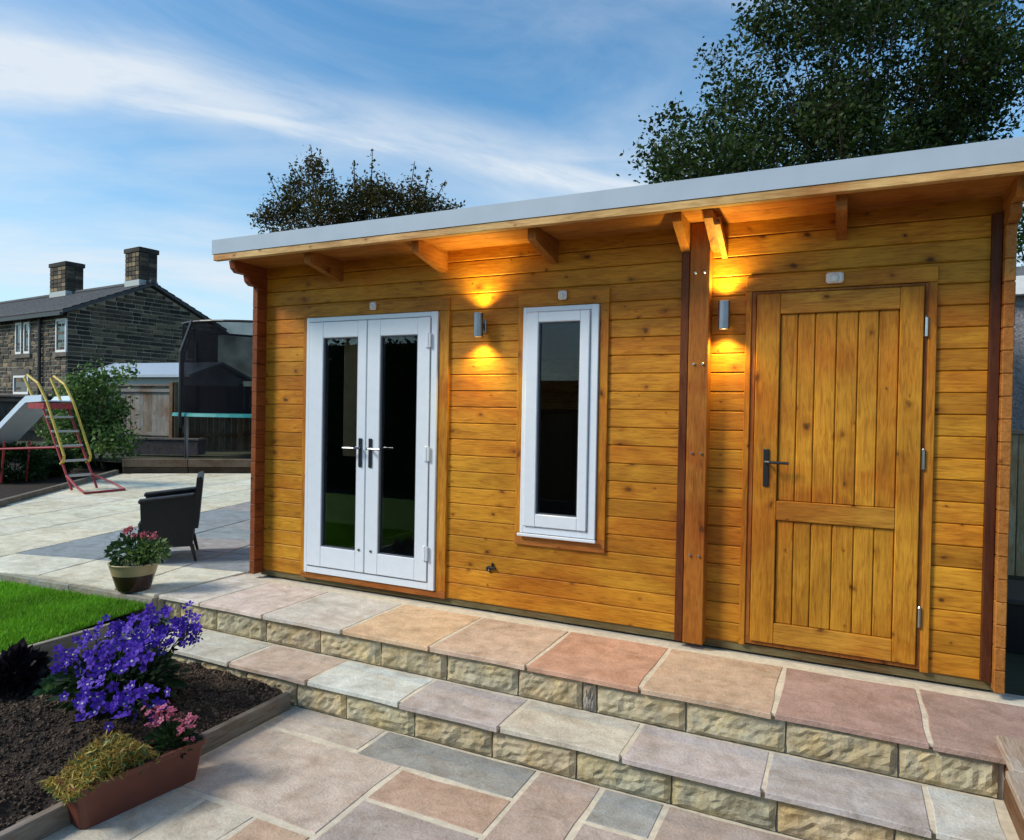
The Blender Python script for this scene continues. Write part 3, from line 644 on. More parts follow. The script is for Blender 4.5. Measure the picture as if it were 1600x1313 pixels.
# other walls (boards' inner face is the room lining)
for x0, x1 in ((.09, .134), (5.166, 5.21)):
    MB().prism([(.064, .05), (3.95, .05), (3.95, 2.56), (1.9, 2.85), (.064, 2.56)], 'x', x0, x1).build('side_wall', 'wy', cabin, PINE)
MB().box(.136, 5.164, 3.905, 3.95, .05, 2.56).build('back_wall', 'wx', cabin, PINE)
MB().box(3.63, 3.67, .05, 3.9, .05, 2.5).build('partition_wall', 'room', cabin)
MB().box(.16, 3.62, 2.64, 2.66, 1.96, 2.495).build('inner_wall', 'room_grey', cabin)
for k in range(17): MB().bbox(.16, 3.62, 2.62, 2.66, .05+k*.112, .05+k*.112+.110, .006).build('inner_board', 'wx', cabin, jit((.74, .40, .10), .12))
MB().box(.1345, .155, .10, 3.88, .05, 2.49).build('lining', 'dark_lining', cabin)  # dark sheet added over the left wall: interior shade put into its colour
MB().box(.14, 5.16, .062, 3.9, .02, .045).build('floor', 'floor', cabin)
MB().box(.14, 5.16, .062, 3.9, 2.50, 2.53).build('ceiling', 'ceil', cabin)

# trims
def trimset(x0, x1, z0, z1, xi0, xi1, zi0, zi1, parent, y=-.020, bottom=True):
    TR = (.49, .21, .019)
    MB().bbox(x0, x1, y, .0425, zi1, z1, .003).build('trim', 'wx', parent, jit(TR, .05))
    MB().bbox(x0, xi0, y, .0425, zi0 if bottom else z0, zi1-.001, .003).build('trim', 'wz', parent, jit(TR, .05))
    MB().bbox(xi1, x1, y, .0425, zi0 if bottom else z0, zi1-.001, .003).build('trim', 'wz', parent, jit(TR, .05))
    if bottom: MB().bbox(x0, x1, y, .0425, z0, zi0-.001, .003).build('trim', 'wx', parent, jit((.40, .16, .035), .05))
def ringframe(x0, x1, z0, z1, w, y0, y1, name, mat, parent, wt=None, wb=None, wr=None, ch=.003):
    wt = wt or w; wb = wb or w; wr = wr or w
    mb = MB().bbox(x0, x0+w, y0, y1, z0, z1, ch).bbox(x1-wr, x1, y0, y1, z0, z1, ch)
    e = .0005
    mb.bbox(x0+w-.002, x1-wr+.002, y0+e, y1-e, z1-wt, z1-e, ch).bbox(x0+w-.002, x1-wr+.002, y0+e, y1-e, z0+e, z0+wb, ch)
    return mb.build(name, mat, parent)
# ---- white double doors
dd = ringframe(.602, 1.818, .094, 2.108, .030, -.034, .05, 'double_door', 'upvc', cabin, wb=.055, wt=.035, wr=.055)
dd['label'] = 'white double glazed doors with two tall glass panes'
trimset(.555, 1.905, .045, 2.20, .600, 1.822, .092, 2.112, cabin)
for lx0, lx1, gx0, gx1 in ((.634, 1.195, .775, 1.112), (1.203, 1.76, 1.322, 1.652)):
    y0 = -.040
    mb = MB().bbox(lx0, gx0, y0, .03, .153, 2.069, .004).bbox(gx1, lx1, y0, .03, .153, 2.069, .004)
    mb.bbox(gx0-.002, gx1+.002, y0+.0006, .0295, 1.945, 2.0685, .004).bbox(gx0-.002, gx1+.002, y0+.0006, .0295, .1535, .312, .004)
    lf_ = mb.build('door_leaf', 'upvc', dd)
    e = .007
    MB().box(gx0, gx0+e, -.032, .02, .312, 1.945).box(gx1-e, gx1, -.032, .02, .312, 1.945).box(gx0+e, gx1-e, -.0315, .0195, 1.945-e, 1.945).box(gx0+e, gx1-e, -.0315, .0195, .312, .312+e).build('gasket', 'rubber', dd)
    MB().box(gx0+e, gx1-e, -.016, -.012, .312+e, 1.945-e).build('pane', 'glass', dd)
MB().box(.640, 1.755, -.0375, -.035, .1485, .1515).box(1.7625, 1.7655, -.0375, -.035, .150, 2.06).build('shadow_gap_seal', 'rubber', dd)
def handle(x, z, side, parent, yb, mat='black_plastic', lever='dark_steel'):
    MB().bbox(x-.016, x+.016, yb-.010, yb, z-.135, z+.085, .004).build('handle_plate', mat, parent)
    MB().tube([(x, yb-.008, z+.01), (x, yb-.048, z+.01), (x+side*.02, yb-.056, z+.01), (x+side*.125, yb-.054, z+.008)], .0085, 8).build('handle_lever', lever, parent)
handle(1.153, 1.09, -1, dd, -.040); handle(1.247, 1.09, 1, dd, -.040)
for x in (1.105+.045, 1.262): MB().bbox(x-.010, x+.010, -.047, -.040, .315, .335, .003).build('lock_cylinder', 'dark_steel', dd)
for z in (1.90, 1.08, .36): 
    MB().bbox(1.728, 1.752, -.052, -.040, z-.055, z+.055, .004).build('hinge', 'upvc', dd)
    MB().tube([(1.764, -.046, z-.05), (1.764, -.046, z+.05)], .009, 8).build('hinge', 'upvc', dd)
# ---- narrow window
wn = ringframe(2.492, 3.026, .580, 2.100, .026, -.030, .045, 'window', 'upvc', cabin, wb=.045, wr=.052, wt=.034)
wn['label'] = 'narrow tall white window'
trimset(2.448, 3.090, .495, 2.205, 2.490, 3.030, .578, 2.104, cabin, y=-.016)
gx0, gx1, gz0, gz1 = 2.610, 2.905, .715, 1.995
MB().bbox(2.521, gx0, -.044, .02, .629, 2.063, .005).bbox(gx1, 2.970, -.044, .02, .629, 2.063, .005).bbox(gx0-.002, gx1+.002, -.0434, .0195, gz1, 2.0625, .005).bbox(gx0-.002, gx1+.002, -.0434, .0195, .6295, gz0, .005).build('sash', 'upvc', wn)
e = .007
MB().box(gx0, gx0+e, -.034, .01, gz0, gz1).box(gx1-e, gx1, -.034, .01, gz0, gz1).box(gx0+e, gx1-e, -.0335, .0095, gz1-e, gz1).box(gx0+e, gx1-e, -.0335, .0095, gz0, gz0+e).build('gasket', 'rubber', wn)
MB().box(gx0+e, gx1-e, -.018, -.014, gz0+e, gz1-e).build('pane', 'glass', wn)
MB().bbox(2.480, 3.036, -.050, -.031, .560, .5795, .003).build('sill', 'upvc', wn)
# ---- timber door
td = MB().bbox(3.957, 3.984, -.010, .05, .06, 2.122, .003).bbox(4.832, 4.862, -.010, .05, .06, 2.122, .003).bbox(3.982, 4.834, -.0095, .0495, 2.106, 2.1215, .003).bbox(3.982, 4.834, -.0095, .0495, .060, .082, .003).build('timber_door', 'wz', cabin, (.36, .14, .03))
td['label'] = 'framed and boarded honey timber door'
trimset(3.925, 4.890, .05, 2.205, 3.958, 4.850, .06, 2.124, cabin, y=-.018, bottom=False)
DO = (.51, .235, .020)
MB().bbox(3.988, 4.117, -.028, .03, .085, 2.103, .004).build('stile', 'wz', td, jit(DO, .05))
MB().bbox(4.718, 4.829, -.028, .03, .085, 2.103, .004).build('stile', 'wz', td, jit(DO, .05))
for z0, z1 in ((1.985, 2.102), (.800, .912), (.086, .205)): MB().bbox(4.1175, 4.7175, -.0275, .0295, z0, z1, .004).build('rail', 'wx', td, jit((.50, .245, .03), .04))
px = [4.118, 4.212, 4.303, 4.412, 4.520, 4.620, 4.717]
for a, b in zip(px[:-1], px[1:]):
    for z0, z1 in ((.9125, 1.9845), (.2055, .7995)): MB().bbox(a+.0015, b-.0015, -.013, .02, z0, z1, .005).build('board', 'wz', td, jit(DO, .10))
handle(4.058, 1.125, 1, td, -.028, 'black_plastic', 'black_plastic')
for z in (1.885, 1.18, .34):
    MB().tube([(4.841, -.024, z-.05), (4.841, -.024, z+.05)], .0085, 8).lathe((4.841, -.024, z+.05), [(.0085, 0), (.0095, .004), (.004, .012), (0, .013)], 8).build('hinge', 'steel', td)

# ---- lamps, sensors, cable hole
def wall_lamp(x, zc, label):
    y = -.080
    o = thing('wall_lamp', (x, -.02, zc), label, 'lamp', 'up and down wall lamps on the cabin')
    MB().bbox(x-.022, x+.022, -.012, -.0005, zc-.05, zc+.05, .004).build('back_plate', 'dark_steel', o)
    MB().bbox(x-.012, x+.012, y+.028, -.0125, zc-.02, zc+.02, .003).build('bracket', 'dark_steel', o)
    MB().lathe((x, y, zc), [(.026, -.080), (.031, -.083), (.0335, -.081), (.0335, .081), (.031, .083), (.026, .080)], 28).build('body', 'dark_steel', o)
    for s in (-1, 1):
        MB().lathe((x, y, zc), [(0.0, s*.076), (.014, s*.078), (.026, s*.077)], 20).build('lens', 'lens', o)
        ld = bpy.data.lights.new('lamp_light', 'SPOT'); ld.energy = 19.0; ld.color = (1, .73, .17); ld.spot_size = R(126); ld.spot_blend = 1.0; ld.shadow_soft_size = .022
        lo = bpy.data.objects.new('lamp_light', ld); COL.objects.link(lo); lo.parent = o; WP[lo] = Vector((x, y, zc+s*.088)); lo.location = WP[lo]-WP[o]
        lo.rotation_euler = (R(180) if s > 0 else 0, 0, 0)
    return o
wall_lamp(2.175, 1.990, 'steel cylinder wall lamp lit between white doors and narrow window')
wall_lamp(3.812, 1.985, 'steel cylinder wall lamp lit beside the timber door')
def sensor(x, z, w, label):
    o = thing('sensor', (x, -.02, z), label, 'sensor', 'white boxes above the openings')
    MB().bbox(x-w, x+w, -.048, -.0185, z-.030, z+.030, .010).build('housing', 'white_plastic', o)
    MB().lathe((0, 0, 0), [(w*.55, 0), (w*.5, .008), (w*.3, .013), (0, .015)], 14).map(lambda p: Vector((x, -.048-p.z, z+p.y-.004))+Vector((p.x, 0, 0))).build('dome', 'white_plastic', o, smooth=True)
sensor(1.245, 2.172, .028, 'small white box above the white double doors')
sensor(2.775, 2.168, .030, 'small white box above the narrow window')
sensor(4.395, 2.172, .045, 'white box above the timber door')
hole = thing('wall_outlet', (2.26, 0, .30), 'small dark cable outlet low on the wall under the window', 'outlet')
MB().lathe((0, 0, 0), [(.020, 0), (.020, .012), (.012, .014), (0, .008)], 12).map(lambda p: Vector((2.25+p.x, -.0005-p.z, .30+p.y))).build('rim', 'black_plastic', hole)
MB().bbox(2.255, 2.305, -.018, -.0005, .30, .315, .003).bbox(2.272, 2.284, -.016, -.0007, .317, .345, .003).build('clip', 'black_plastic', hole)
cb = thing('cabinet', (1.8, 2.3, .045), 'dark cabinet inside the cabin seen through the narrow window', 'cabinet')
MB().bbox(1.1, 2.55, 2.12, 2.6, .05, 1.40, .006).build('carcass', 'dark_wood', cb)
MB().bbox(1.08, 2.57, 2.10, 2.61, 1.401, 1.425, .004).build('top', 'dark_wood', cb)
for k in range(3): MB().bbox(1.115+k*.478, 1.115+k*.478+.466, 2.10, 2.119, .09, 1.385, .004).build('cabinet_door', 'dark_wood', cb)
# curtain inside the left pane
cv = []; cf = []
for j in range(2):
    for i in range(25):
        x = .85+.17*i/24; cv.append((x, .13+.028*math.sin(i*1.25), 2.05 if j else 1.02))
for i in range(24): cf.append((i, i+1, 25+i+1, 25+i))
tag(MB().add(cv, cf).build('curtain', 'curtain'), 'beige curtain hanging behind the left glass door', 'curtain')
cu = bpy.data.objects['curtain']; sm_ = cu.modifiers.new('thick', 'SOLIDIFY'); sm_.thickness = .006

# ================================================================== OBJECTS ON THE PATIO
def bumpy_leaves(c, rad, n, size, mat, name, parent, seed, aspect=.55, shell=.5, droop=0., up=0.):
    g = np.random.default_rng(seed); d = g.normal(size=(n, 3)); d /= np.linalg.norm(d, axis=1)[:, None]
    r = shell+(1-shell)*g.random(n)**.6
    lump = np.array([1+.22*noise.noise(Vector((v[0]*2.2+seed, v[1]*2.2, v[2]*2.2))) for v in d])
    p = d*(r*lump)[:, None]*np.array(rad)+np.array(c)
    return leafmesh(p, size*(.6+.8*g.random(n)), aspect, droop, up, seed).build(name, mat, parent)
def petal_flower(r, cup=.35, n=5):
    mb = MB()
    for k in range(n):
        a = 2*math.pi*k/n; d = Vector((math.cos(a), math.sin(a), 0)); t = Vector((-d.y, d.x, 0)); z = Vector((0, 0, 1))
        mb.add([d*r*.08, d*r*.6-t*r*.36+z*cup*r*.7, d*r*.6+t*r*.36+z*cup*r*.7, d*r*1.02+z*cup*r*.85-t*r*.12, d*r*1.02+z*cup*r*.85+t*r*.12], [(0, 1, 2), (1, 3, 4, 2)])
    return mb
# flower pot
pc = onz(209, 921, 0); pc.z = 0
pot = thing('flower_pot', pc, 'dark glazed pot with buff rim band planted with geraniums at the lawn corner', 'flower pot')
M['pot_dark'] = plain('dark_glazed_pot', (.050, .022, .016), .25, var=.3, scale=8); M['pot_buff'] = plain('buff_glaze', (.42, .33, .17), .4, var=.15, scale=9)
MB().lathe(pc, [(0, .0), (.105, .0), (.115, .01), (.150, .125)], 28).build('pot_body', 'pot_dark', pot, smooth=True)
MB().lathe(pc, [(.1505, .125), (.163, .170), (.172, .200), (.178, .205), (.176, .212), (.160, .210), (.150, .19), (0, .185)], 28).build('pot_rim', 'pot_buff', pot, smooth=True)
bumpy_leaves((pc.x, pc.y, pc.z+.29), (.20, .20, .13), 430, .042, 'leaf_low', 'foliage', pot, 11, .75, .25)
bumpy_leaves((pc.x+.13, pc.y+.02, pc.z+.30), (.18, .15, .10), 260, .04, 'leaf_shrub', 'foliage', pot, 12, .75, .2)
for k, (dx, dz) in enumerate(((-.08, .44), (-.05, .46), (.22, .42), (.10, .42), (-.12, .41), (.02, .41))):
    g = np.random.default_rng(k); p = g.normal(size=(45, 3))*np.array([.015, .015, .012])+np.array([pc.x+dx*.9, pc.y+.08*dx, pc.z+dz])
    leafmesh(p, .018*np.ones(45), .9, 0, 0, k).build('flower_head', 'petal_red', pot)
    MB().tube([(pc.x+dx*.4, pc.y, pc.z+.22), (pc.x+dx*.9, pc.y+.08*dx, pc.z+dz)], .003, 5).build('stem', 'leaf_low', pot)
# wicker armchair, seen from its side
CO = onz(264, 870, 0); CO.z = 0
cf_ = Vector((-math.cos(YAW+.40), -math.sin(YAW+.40), 0)); cs_ = Vector((-cf_.y, cf_.x, 0))     # chair forward points left in the view
def chw(p): return CO+cf_*p.x*.88+cs_*p.y+Vector((0, 0, p.z))
chair = thing('wicker_armchair', CO, 'black wicker tub armchair standing on the grey flags', 'armchair')
for s in (-1, 1):
    MB().prism([(-.235, .14), (.225, .14), (.245, .545), (.05, .57), (-.25, .60)], 'y', s*.26-.035, s*.26+.035).map(chw).build('side_panel', 'wicker', chair)
    arm = MB(); arm.bbox(-.25, .262, s*.26-.048, s*.26+.048, .0, .036, .010); arm.map(lambda p: chw(Vector((p.x, p.y, p.z+.555-p.x*.09)))).build('armrest', 'wicker', chair)
    for x in (-.225, .205):
        MB().tube([(x, s*.255, .15), (x*1.18, s*.27, .0)], [.022, .014], 8).map(chw).build('leg', 'black_plastic', chair)
MB().prism([(-.225, .30), (-.285, .30), (-.325, .735), (-.31, .765), (-.265, .75)], 'y', -.30, .30).map(chw).build('backrest', 'wicker', chair)
MB().bbox(-.25, .27, -.225, .225, .30, .36, .015).map(chw).build('seat', 'wicker', chair)
MB().bbox(.235, .27, -.225, .225, .14, .30, .006).map(chw).build('apron', 'wicker', chair)

# ---- slide
SO = onz(132, 766, 0); SO.z = 0
lat = Vector((R0.x, R0.y, 0)); dep = Vector((-R0.y, R0.x, 0))
sS = (-lat*.88+dep*.47).normalized(); sW = (lat*.47+dep*.88).normalized()
def slw(s, w, z): return SO+sS*s+sW*w+Vector((0, 0, z))
slide = thing('garden_slide', SO, 'red framed garden slide with pale chute and yellow handrails', 'slide')
TOPS, TOPZ = .86, 1.40
for w in (-.20, .20):
    MB().tube([slw(0, w, .02), slw(TOPS, w, TOPZ-.05)], .019, 8).build('ladder_rail', 'red_paint', slide)
    MB().tube([slw(.30, w*1.05, .42), slw(.22, w*1.05, .46), slw(.20, w*1.05, .55), slw(TOPS-.16, w*1.05, 1.42), slw(TOPS+.1, w*1.05, 1.72), slw(TOPS+.42, w*1.05, 1.86), slw(TOPS+.52, w*1.05, 1.82), slw(TOPS+.2, w*1.05, TOPZ+.02)], .021, 8).build('handrail', 'yellow_paint', slide)
    MB().tube([slw(.14, w, .24), slw(-.30, w*1.5, .10), slw(-.55, w*1.6, .02)], .018, 8).build('foot_tube', 'red_paint', slide)
    MB().tube([slw(.45, w, .68), slw(2.7, w, .55)], .020, 8).build('stay', 'red_paint', slide)
    MB().tube([slw(2.1, w, 0), slw(2.0, w, .72)], .019, 8).build('support_leg', 'red_paint', slide)
MB().tube([slw(-.55, -.32, .02), slw(-.55, .32, .02)], .018, 8).build('foot_tube', 'red_paint', slide)
for k in range(1, 6):
    t_ = k/6; MB().tube([slw(TOPS*t_, -.21, TOPZ*t_), slw(TOPS*t_, .21, TOPZ*t_)], .020, 8).build('rung', 'rung', slide)
MB().hexa([slw(TOPS-.10, -.23, TOPZ-.10), slw(TOPS+.36, -.23, TOPZ-.10), slw(TOPS+.36, .23, TOPZ-.10), slw(TOPS-.10, .23, TOPZ-.10), slw(TOPS-.10, -.23, TOPZ+.0), slw(TOPS+.36, -.23, TOPZ+.0), slw(TOPS+.36, .23, TOPZ+.0), slw(TOPS-.10, .23, TOPZ+.0)]).build('platform', 'red_paint', slide)
ch = MB(); prof = [(-.24, .10), (-.225, .10), (-.215, .012), (.215, .012), (.225, .10), (.24, .10), (.24, -.01), (-.24, -.01)]
path = [(TOPS-.05, TOPZ+.03), (TOPS+.42, TOPZ+.01), (TOPS+.62, TOPZ-.10), (3.15, .30), (3.55, .22)]
vs = [slw(s, w, z+h) for s, z in path for w, h in prof]; P = len(prof)
fs = [(k*P+i, k*P+(i+1) % P, (k+1)*P+(i+1) % P, (k+1)*P+i) for k in range(len(path)-1) for i in range(P)]+[tuple(range(P-1, -1, -1)), tuple((len(path)-1)*P+i for i in range(P))]
ch.add(vs, fs).build('chute', 'chute', slide)

# ---- sleepers, trough, trampoline, fence
slp = thing('sleeper_wall', (-7, 6.2, 0), 'low wall of weathered timber sleepers at the back of the patio', 'sleeper wall')
sl_pts = [(-8.75, 4.98), (-7.75, 5.72), (-6.55, 6.62), (-4.9, 7.85), (-3.2, 9.1)]
for i, (a, b) in enumerate(zip(sl_pts[:-1], sl_pts[1:])):
    for z0, z1, c in ((-.05, .128, (.075, .062, .048)), (.132, .29, (.20, .18, .145))):
        a2 = Vector(a); b2 = Vector(b); d = (b2-a2).normalized()*.006
        plank(a2+d, b2-d, z0, z1, .16 if z0 < 0 else .20, 'sleeper', 'old_x', slp, jit(c, .12))
trc = at(260, 695, 16.2)
trough = thing('stone_trough', (trc.x, trc.y, .28), 'dark grey stone trough on the raised ground before the fence', 'trough')
def trw(p): return Vector((trc.x, trc.y, .25))+lat*p.x+dep*p.y+Vector((0, 0, p.z))
MB().box(-.82, .82, -.2, -.15, .0, .34).box(-.82, .82, .15, .2, .0, .34).box(-.82, -.76, -.15, .15, 0, .34).box(.76, .82, -.15, .15, 0, .34).map(trw).build('trough_wall', 'stone', trough, (.085, .08, .095))
MB().bbox(-.85, .85, -.22, -.145, .34, .39, .008).bbox(.75, .85, -.144, .2, .34, .39, .008).map(trw).build('trough_rim', 'stone', trough, (.17, .165, .175))
MB().box(-.755, .755, -.149, .149, .2, .28).map(trw).build('trough_soil', 'soil', trough)
tp = at(405, 648, 16.6); TZ = tp.z
tramp = thing('trampoline', (tp.x, tp.y, .22), 'trampoline with teal rim pad and black safety net half hidden by the cabin', 'trampoline')
def circ(r, z, n=40): return [(tp.x+r*math.cos(2*math.pi*k/n), tp.y+r*math.sin(2*math.pi*k/n), z) for k in range(n)]
n = 40; o_, i_, ob = circ(1.86, TZ+.02), circ(1.52, TZ+.03), circ(1.88, TZ-.05)
MB().add(o_+i_+ob, [(k, (k+1) % n, n+(k+1) % n, n+k) for k in range(n)]+[(2*n+k, 2*n+(k+1) % n, (k+1) % n, k) for k in range(n)]).build('rim_pad', 'teal', tramp)
MB().add(circ(1.6, TZ-.02), [tuple(range(n))]).build('mat', 'black_plastic', tramp)
for k in range(6):
    a = R(20+60*k); x, y = tp.x+1.80*math.cos(a), tp.y+1.80*math.sin(a)
    MB().tube([(x, y, TZ-.05), (x, y, .20)], .035, 8).build('leg', 'dark_steel', tramp)
    x2, y2 = tp.x+1.95*math.cos(a), tp.y+1.95*math.sin(a); x3, y3 = tp.x+1.70*math.cos(a), tp.y+1.70*math.sin(a)
    MB().tube([(x2, y2, TZ-.3), (x2, y2, TZ+1.35), (x3, y3, TZ+2.05)], .032, 8).build('net_pole', 'black_plastic', tramp)
nt0, nt1 = circ(1.70, TZ+.03, 48), circ(1.68, TZ+2.0, 48); n = 48
MB().add(nt0+nt1, [(k, (k+1) % n, n+(k+1) % n, n+k) for k in range(n)]).build('safety_net', 'net', tramp)
MB().tube(circ(1.69, TZ+2.02, 36)+[circ(1.69, TZ+2.02, 36)[0]], .030, 6, False).build('top_ring', 'black_plastic', tramp)

def fence(p, q, h0, h1, label, cols, nposts=3, capw=.10):
    p, q = Vector((p.x, p.y, 0)), Vector((q.x, q.y, 0)); l = (q-p).length; d = (q-p).normalized(); nr = Vector((-d.y, d.x, 0))
    f_ = thing('board_fence', (p+q)/2+Vector((0, 0, h0)), label, 'fence', 'timber board fences')
    W = lambda v: p+d*v.x+nr*v.y+Vector((0, 0, v.z))
    k = 0; x = 0
    while x < l-.05:
        w = random.uniform(.13, .155); MB().box(x, min(l, x+w), -.011+random.uniform(-.006, .006), .011, h0, h1-.05+random.uniform(-.004, .004)).map(W).build('fence_board', 'old_z', f_, jit(random.choice(cols), .12)); x += w+.003
    for z in (h0+.42, h1-.16): MB().box(0, l, -.062, -.020, z-.04, z+.04).map(W).build('rail', 'old_x', f_, jit(cols[0], .1))
    MB().bbox(0, l, -.075, .035, h1-.048, h1+.0, .004).map(W).build('capping', 'old_x', f_, jit((.24, .235, .225), .05))
    for i in range(nposts):
        x = l*i/(nposts-1); MB().bbox(x-.055, x+.055, -.17, -.076, h0-.1, h1+.06, .006).map(W).build('post', 'old_z', f_, jit((.20, .16, .11), .1))
FC = [(.25, .24, .225), (.20, .19, .18), (.29, .28, .265), (.22, .20, .17)]
pA, pB, pC = at(165, 600, 18.6), at(275, 600, 17.9), at(470, 600, 19.0)
fence(pA, pB, .22, 1.93, 'grey timber board fence between the leafy shrub and the trampoline', FC, 2)
fence(pB+Vector((.06, .0, 0)), pC, .22, 1.93, 'brown timber board fence behind the trampoline', [(.15, .115, .085), (.125, .10, .075), (.18, .15, .12)], 3)
pD, pE = at(-120, 640, 21), at(170, 640, 21.5)
fence(pD, pE, .15, 1.62, 'low dark board fence behind the slide under the stone house', [(.085, .08, .075), (.07, .065, .06)], 4)

# ---- vegetation helpers
def limb(mb, a, b, r0, r1, wob, seed, n=5):
    a, b = Vector(a), Vector(b); pts = []
    for i in range(n+1):
        t = i/n; p = a.lerp(b, t); k = math.sin(math.pi*t)*wob
        pts.append(p+Vector((noise.noise(Vector((seed, t*2, 0)))*k, noise.noise(Vector((seed, t*2, 9)))*k, 0)))
    mb.tube(pts, [r0+(r1-r0)*i/n for i in range(n+1)], 7); return pts
def crown_tree(name, base, clumps, leafsize, mat, label, group, seed, per, trunk_r, aspect=.55, spikes=(), aim=None):
    """clumps: (centre, radius) list in world; leaves gather on twig ends around each clump"""
    g = np.random.default_rng(seed); random.seed(seed)
    t = thing(name, base, label, 'tree' if 'tree' in name else 'shrub', group)
    mb = MB(); cen = sum((Vector(c) for c, r in clumps), Vector())/len(clumps); fork = Vector(base).lerp(cen, .62); fork.z = base[2]+(cen.z-base[2])*.58
    limb(mb, base, fork, trunk_r, trunk_r*.6, .3, seed, 6)
    for i, (c, r) in enumerate(clumps): limb(mb, fork.lerp(Vector(base), random.uniform(0, .12)), c, trunk_r*.33, trunk_r*.06, .35, seed+i, 5)
    P = []
    for i, (c, r) in enumerate(clumps):
        c = np.array(c); nt_ = max(8, int(per*(r**2)*.16))
        d = g.normal(size=(nt_, 3)); d /= np.linalg.norm(d, axis=1)[:, None]; rr = r*(.25+.85*g.random(nt_)**.55)
        tips = c+d*rr[:, None]*np.array([1, 1, .85])
        for tpnt in tips[::5]: mb.tube([Vector(c), Vector(c.tolist()).lerp(Vector(tpnt.tolist()), .6)+Vector((0, 0, .03)), Vector(tpnt.tolist())], [trunk_r*.05, trunk_r*.035, trunk_r*.015], 4, False)
        m_ = 10
        P.append(np.repeat(tips, m_, 0)+g.normal(size=(nt_*m_, 3))*np.array([.11, .11, .11])*max(.5, leafsize/.09))
    for a, b in spikes:
        a, b = np.array(a), np.array(b); mb.tube([Vector(a.tolist()), Vector(b.tolist())], [.018, .006], 4, False)
        tt = g.random(46); P.append(a+(b-a)*tt[:, None]+g.normal(size=(46, 3))*.10*(1.15-tt)[:, None])
    P = np.concatenate(P)
    leafmesh(P, leafsize*(.55+.9*g.random(len(P))), aspect, .25, 0, seed).build('crown', mat, t)
    mb.build('trunk', 'bark', t, smooth=True)
    return t
# big tree behind the right of the roof
D0 = 15.
cl_ = []
random.seed(21)
def inside(px, py):                       # crown outline measured in the view, as an irregular dome
    return ((px-1340)/330)**2+((py-150)/215)**2 < 1
while len(cl_) < 95:
    px_v, py_v = random.uniform(1010, 1720), random.uniform(-75, 340)
    if not inside(px_v, py_v): continue
    if px_v < 1035+max(0, 250-py_v)*.55 or (px_v > 1535 and py_v > 130): continue
    d_ = D0+random.uniform(-2.0, 2.6)
    cl_.append((tuple(at(px_v, py_v, d_)), random.uniform(.50, .95)))
for px_v, py_v, r in ((1035, 240, .34), (1060, 185, .34), (1045, 275, .33), (1128, 95, .42), (1185, 40, .45), (1300, -10, .5), (1085, 205, .5), (1130, 260, .55), (1225, 262, .7), (1330, 255, .8), (1435, 235, .8), (1060, 250, .4), (1500, 190, .7), (1150, 140, .55), (1560, 60, .6), (1480, 20, .55), (1590, 70, .5), (1150, 330, .7), (1250, 350, .8), (1350, 350, .9), (1450, 335, .8)):
    cl_.append((tuple(at(px_v, py_v, D0+random.uniform(-.6, .6))), r))
tb = at(1340, 640, D0)
crown_tree('broadleaf_tree', (tb.x, tb.y, -.05), cl_, .105, 'leaf_big', 'large dark green tree rising behind the right end of the roof', 'trees behind the cabin', 5, 720, .09)
# russet tree behind the left of the roof
cl_ = []; sp_ = []; D1 = 13.
for px_v, py_v, r in ((430, 335, .32), (470, 300, .40), (490, 265, .30), (480, 345, .5), (520, 325, .48), (560, 315, .48), (600, 320, .52), (640, 315, .46), (670, 325, .38), (540, 350, .55), (610, 355, .55), (660, 345, .45), (410, 345, .22), (700, 330, .16), (450, 320, .32), (505, 295, .28), (580, 300, .34), (460, 385, .5), (520, 395, .55), (590, 400, .55), (650, 385, .5), (490, 440, .5), (560, 450, .55), (630, 440, .5)):
    cl_.append((tuple(at(px_v, py_v, D1+random.uniform(-.5, .5))), r*.78))
for x0, y0, x1, y1 in ((490, 300, 486, 228), (440, 320, 420, 272), (555, 305, 553, 250), (580, 300, 582, 232), (640, 310, 648, 252), (660, 315, 672, 262), (610, 310, 600, 270), (690, 330, 726, 320), (430, 345, 385, 335), (470, 300, 455, 258), (525, 310, 520, 262), (672, 330, 696, 282)):
    sp_.append((tuple(at(x0, y0, D1)), tuple(at(x1, y1, D1))))
tb = at(560, 640, D1)
crown_tree('russet_tree', (tb.x, tb.y, -.05), cl_, .066, 'leaf_brown', 'russet green bushy tree behind the left end of the roof', 'trees behind the cabin', 9, 6000, .07, .5, sp_)
# tree beyond the garage on the far right
cl_ = [(tuple(at(x, y, 17+random.uniform(-.5, .5))), r) for x, y, r in ((1600, 310, .6), (1640, 340, .8), (1620, 390, .7), (1590, 370, .5), (1660, 290, .8), (1700, 370, .9))]
tb = at(1630, 640, 17)
crown_tree('broadleaf_tree', (tb.x, tb.y, -.05), cl_, .11, 'leaf_shrub', 'green tree peeping past the right end of the cabin', 'trees behind the cabin', 15, 900, .16)
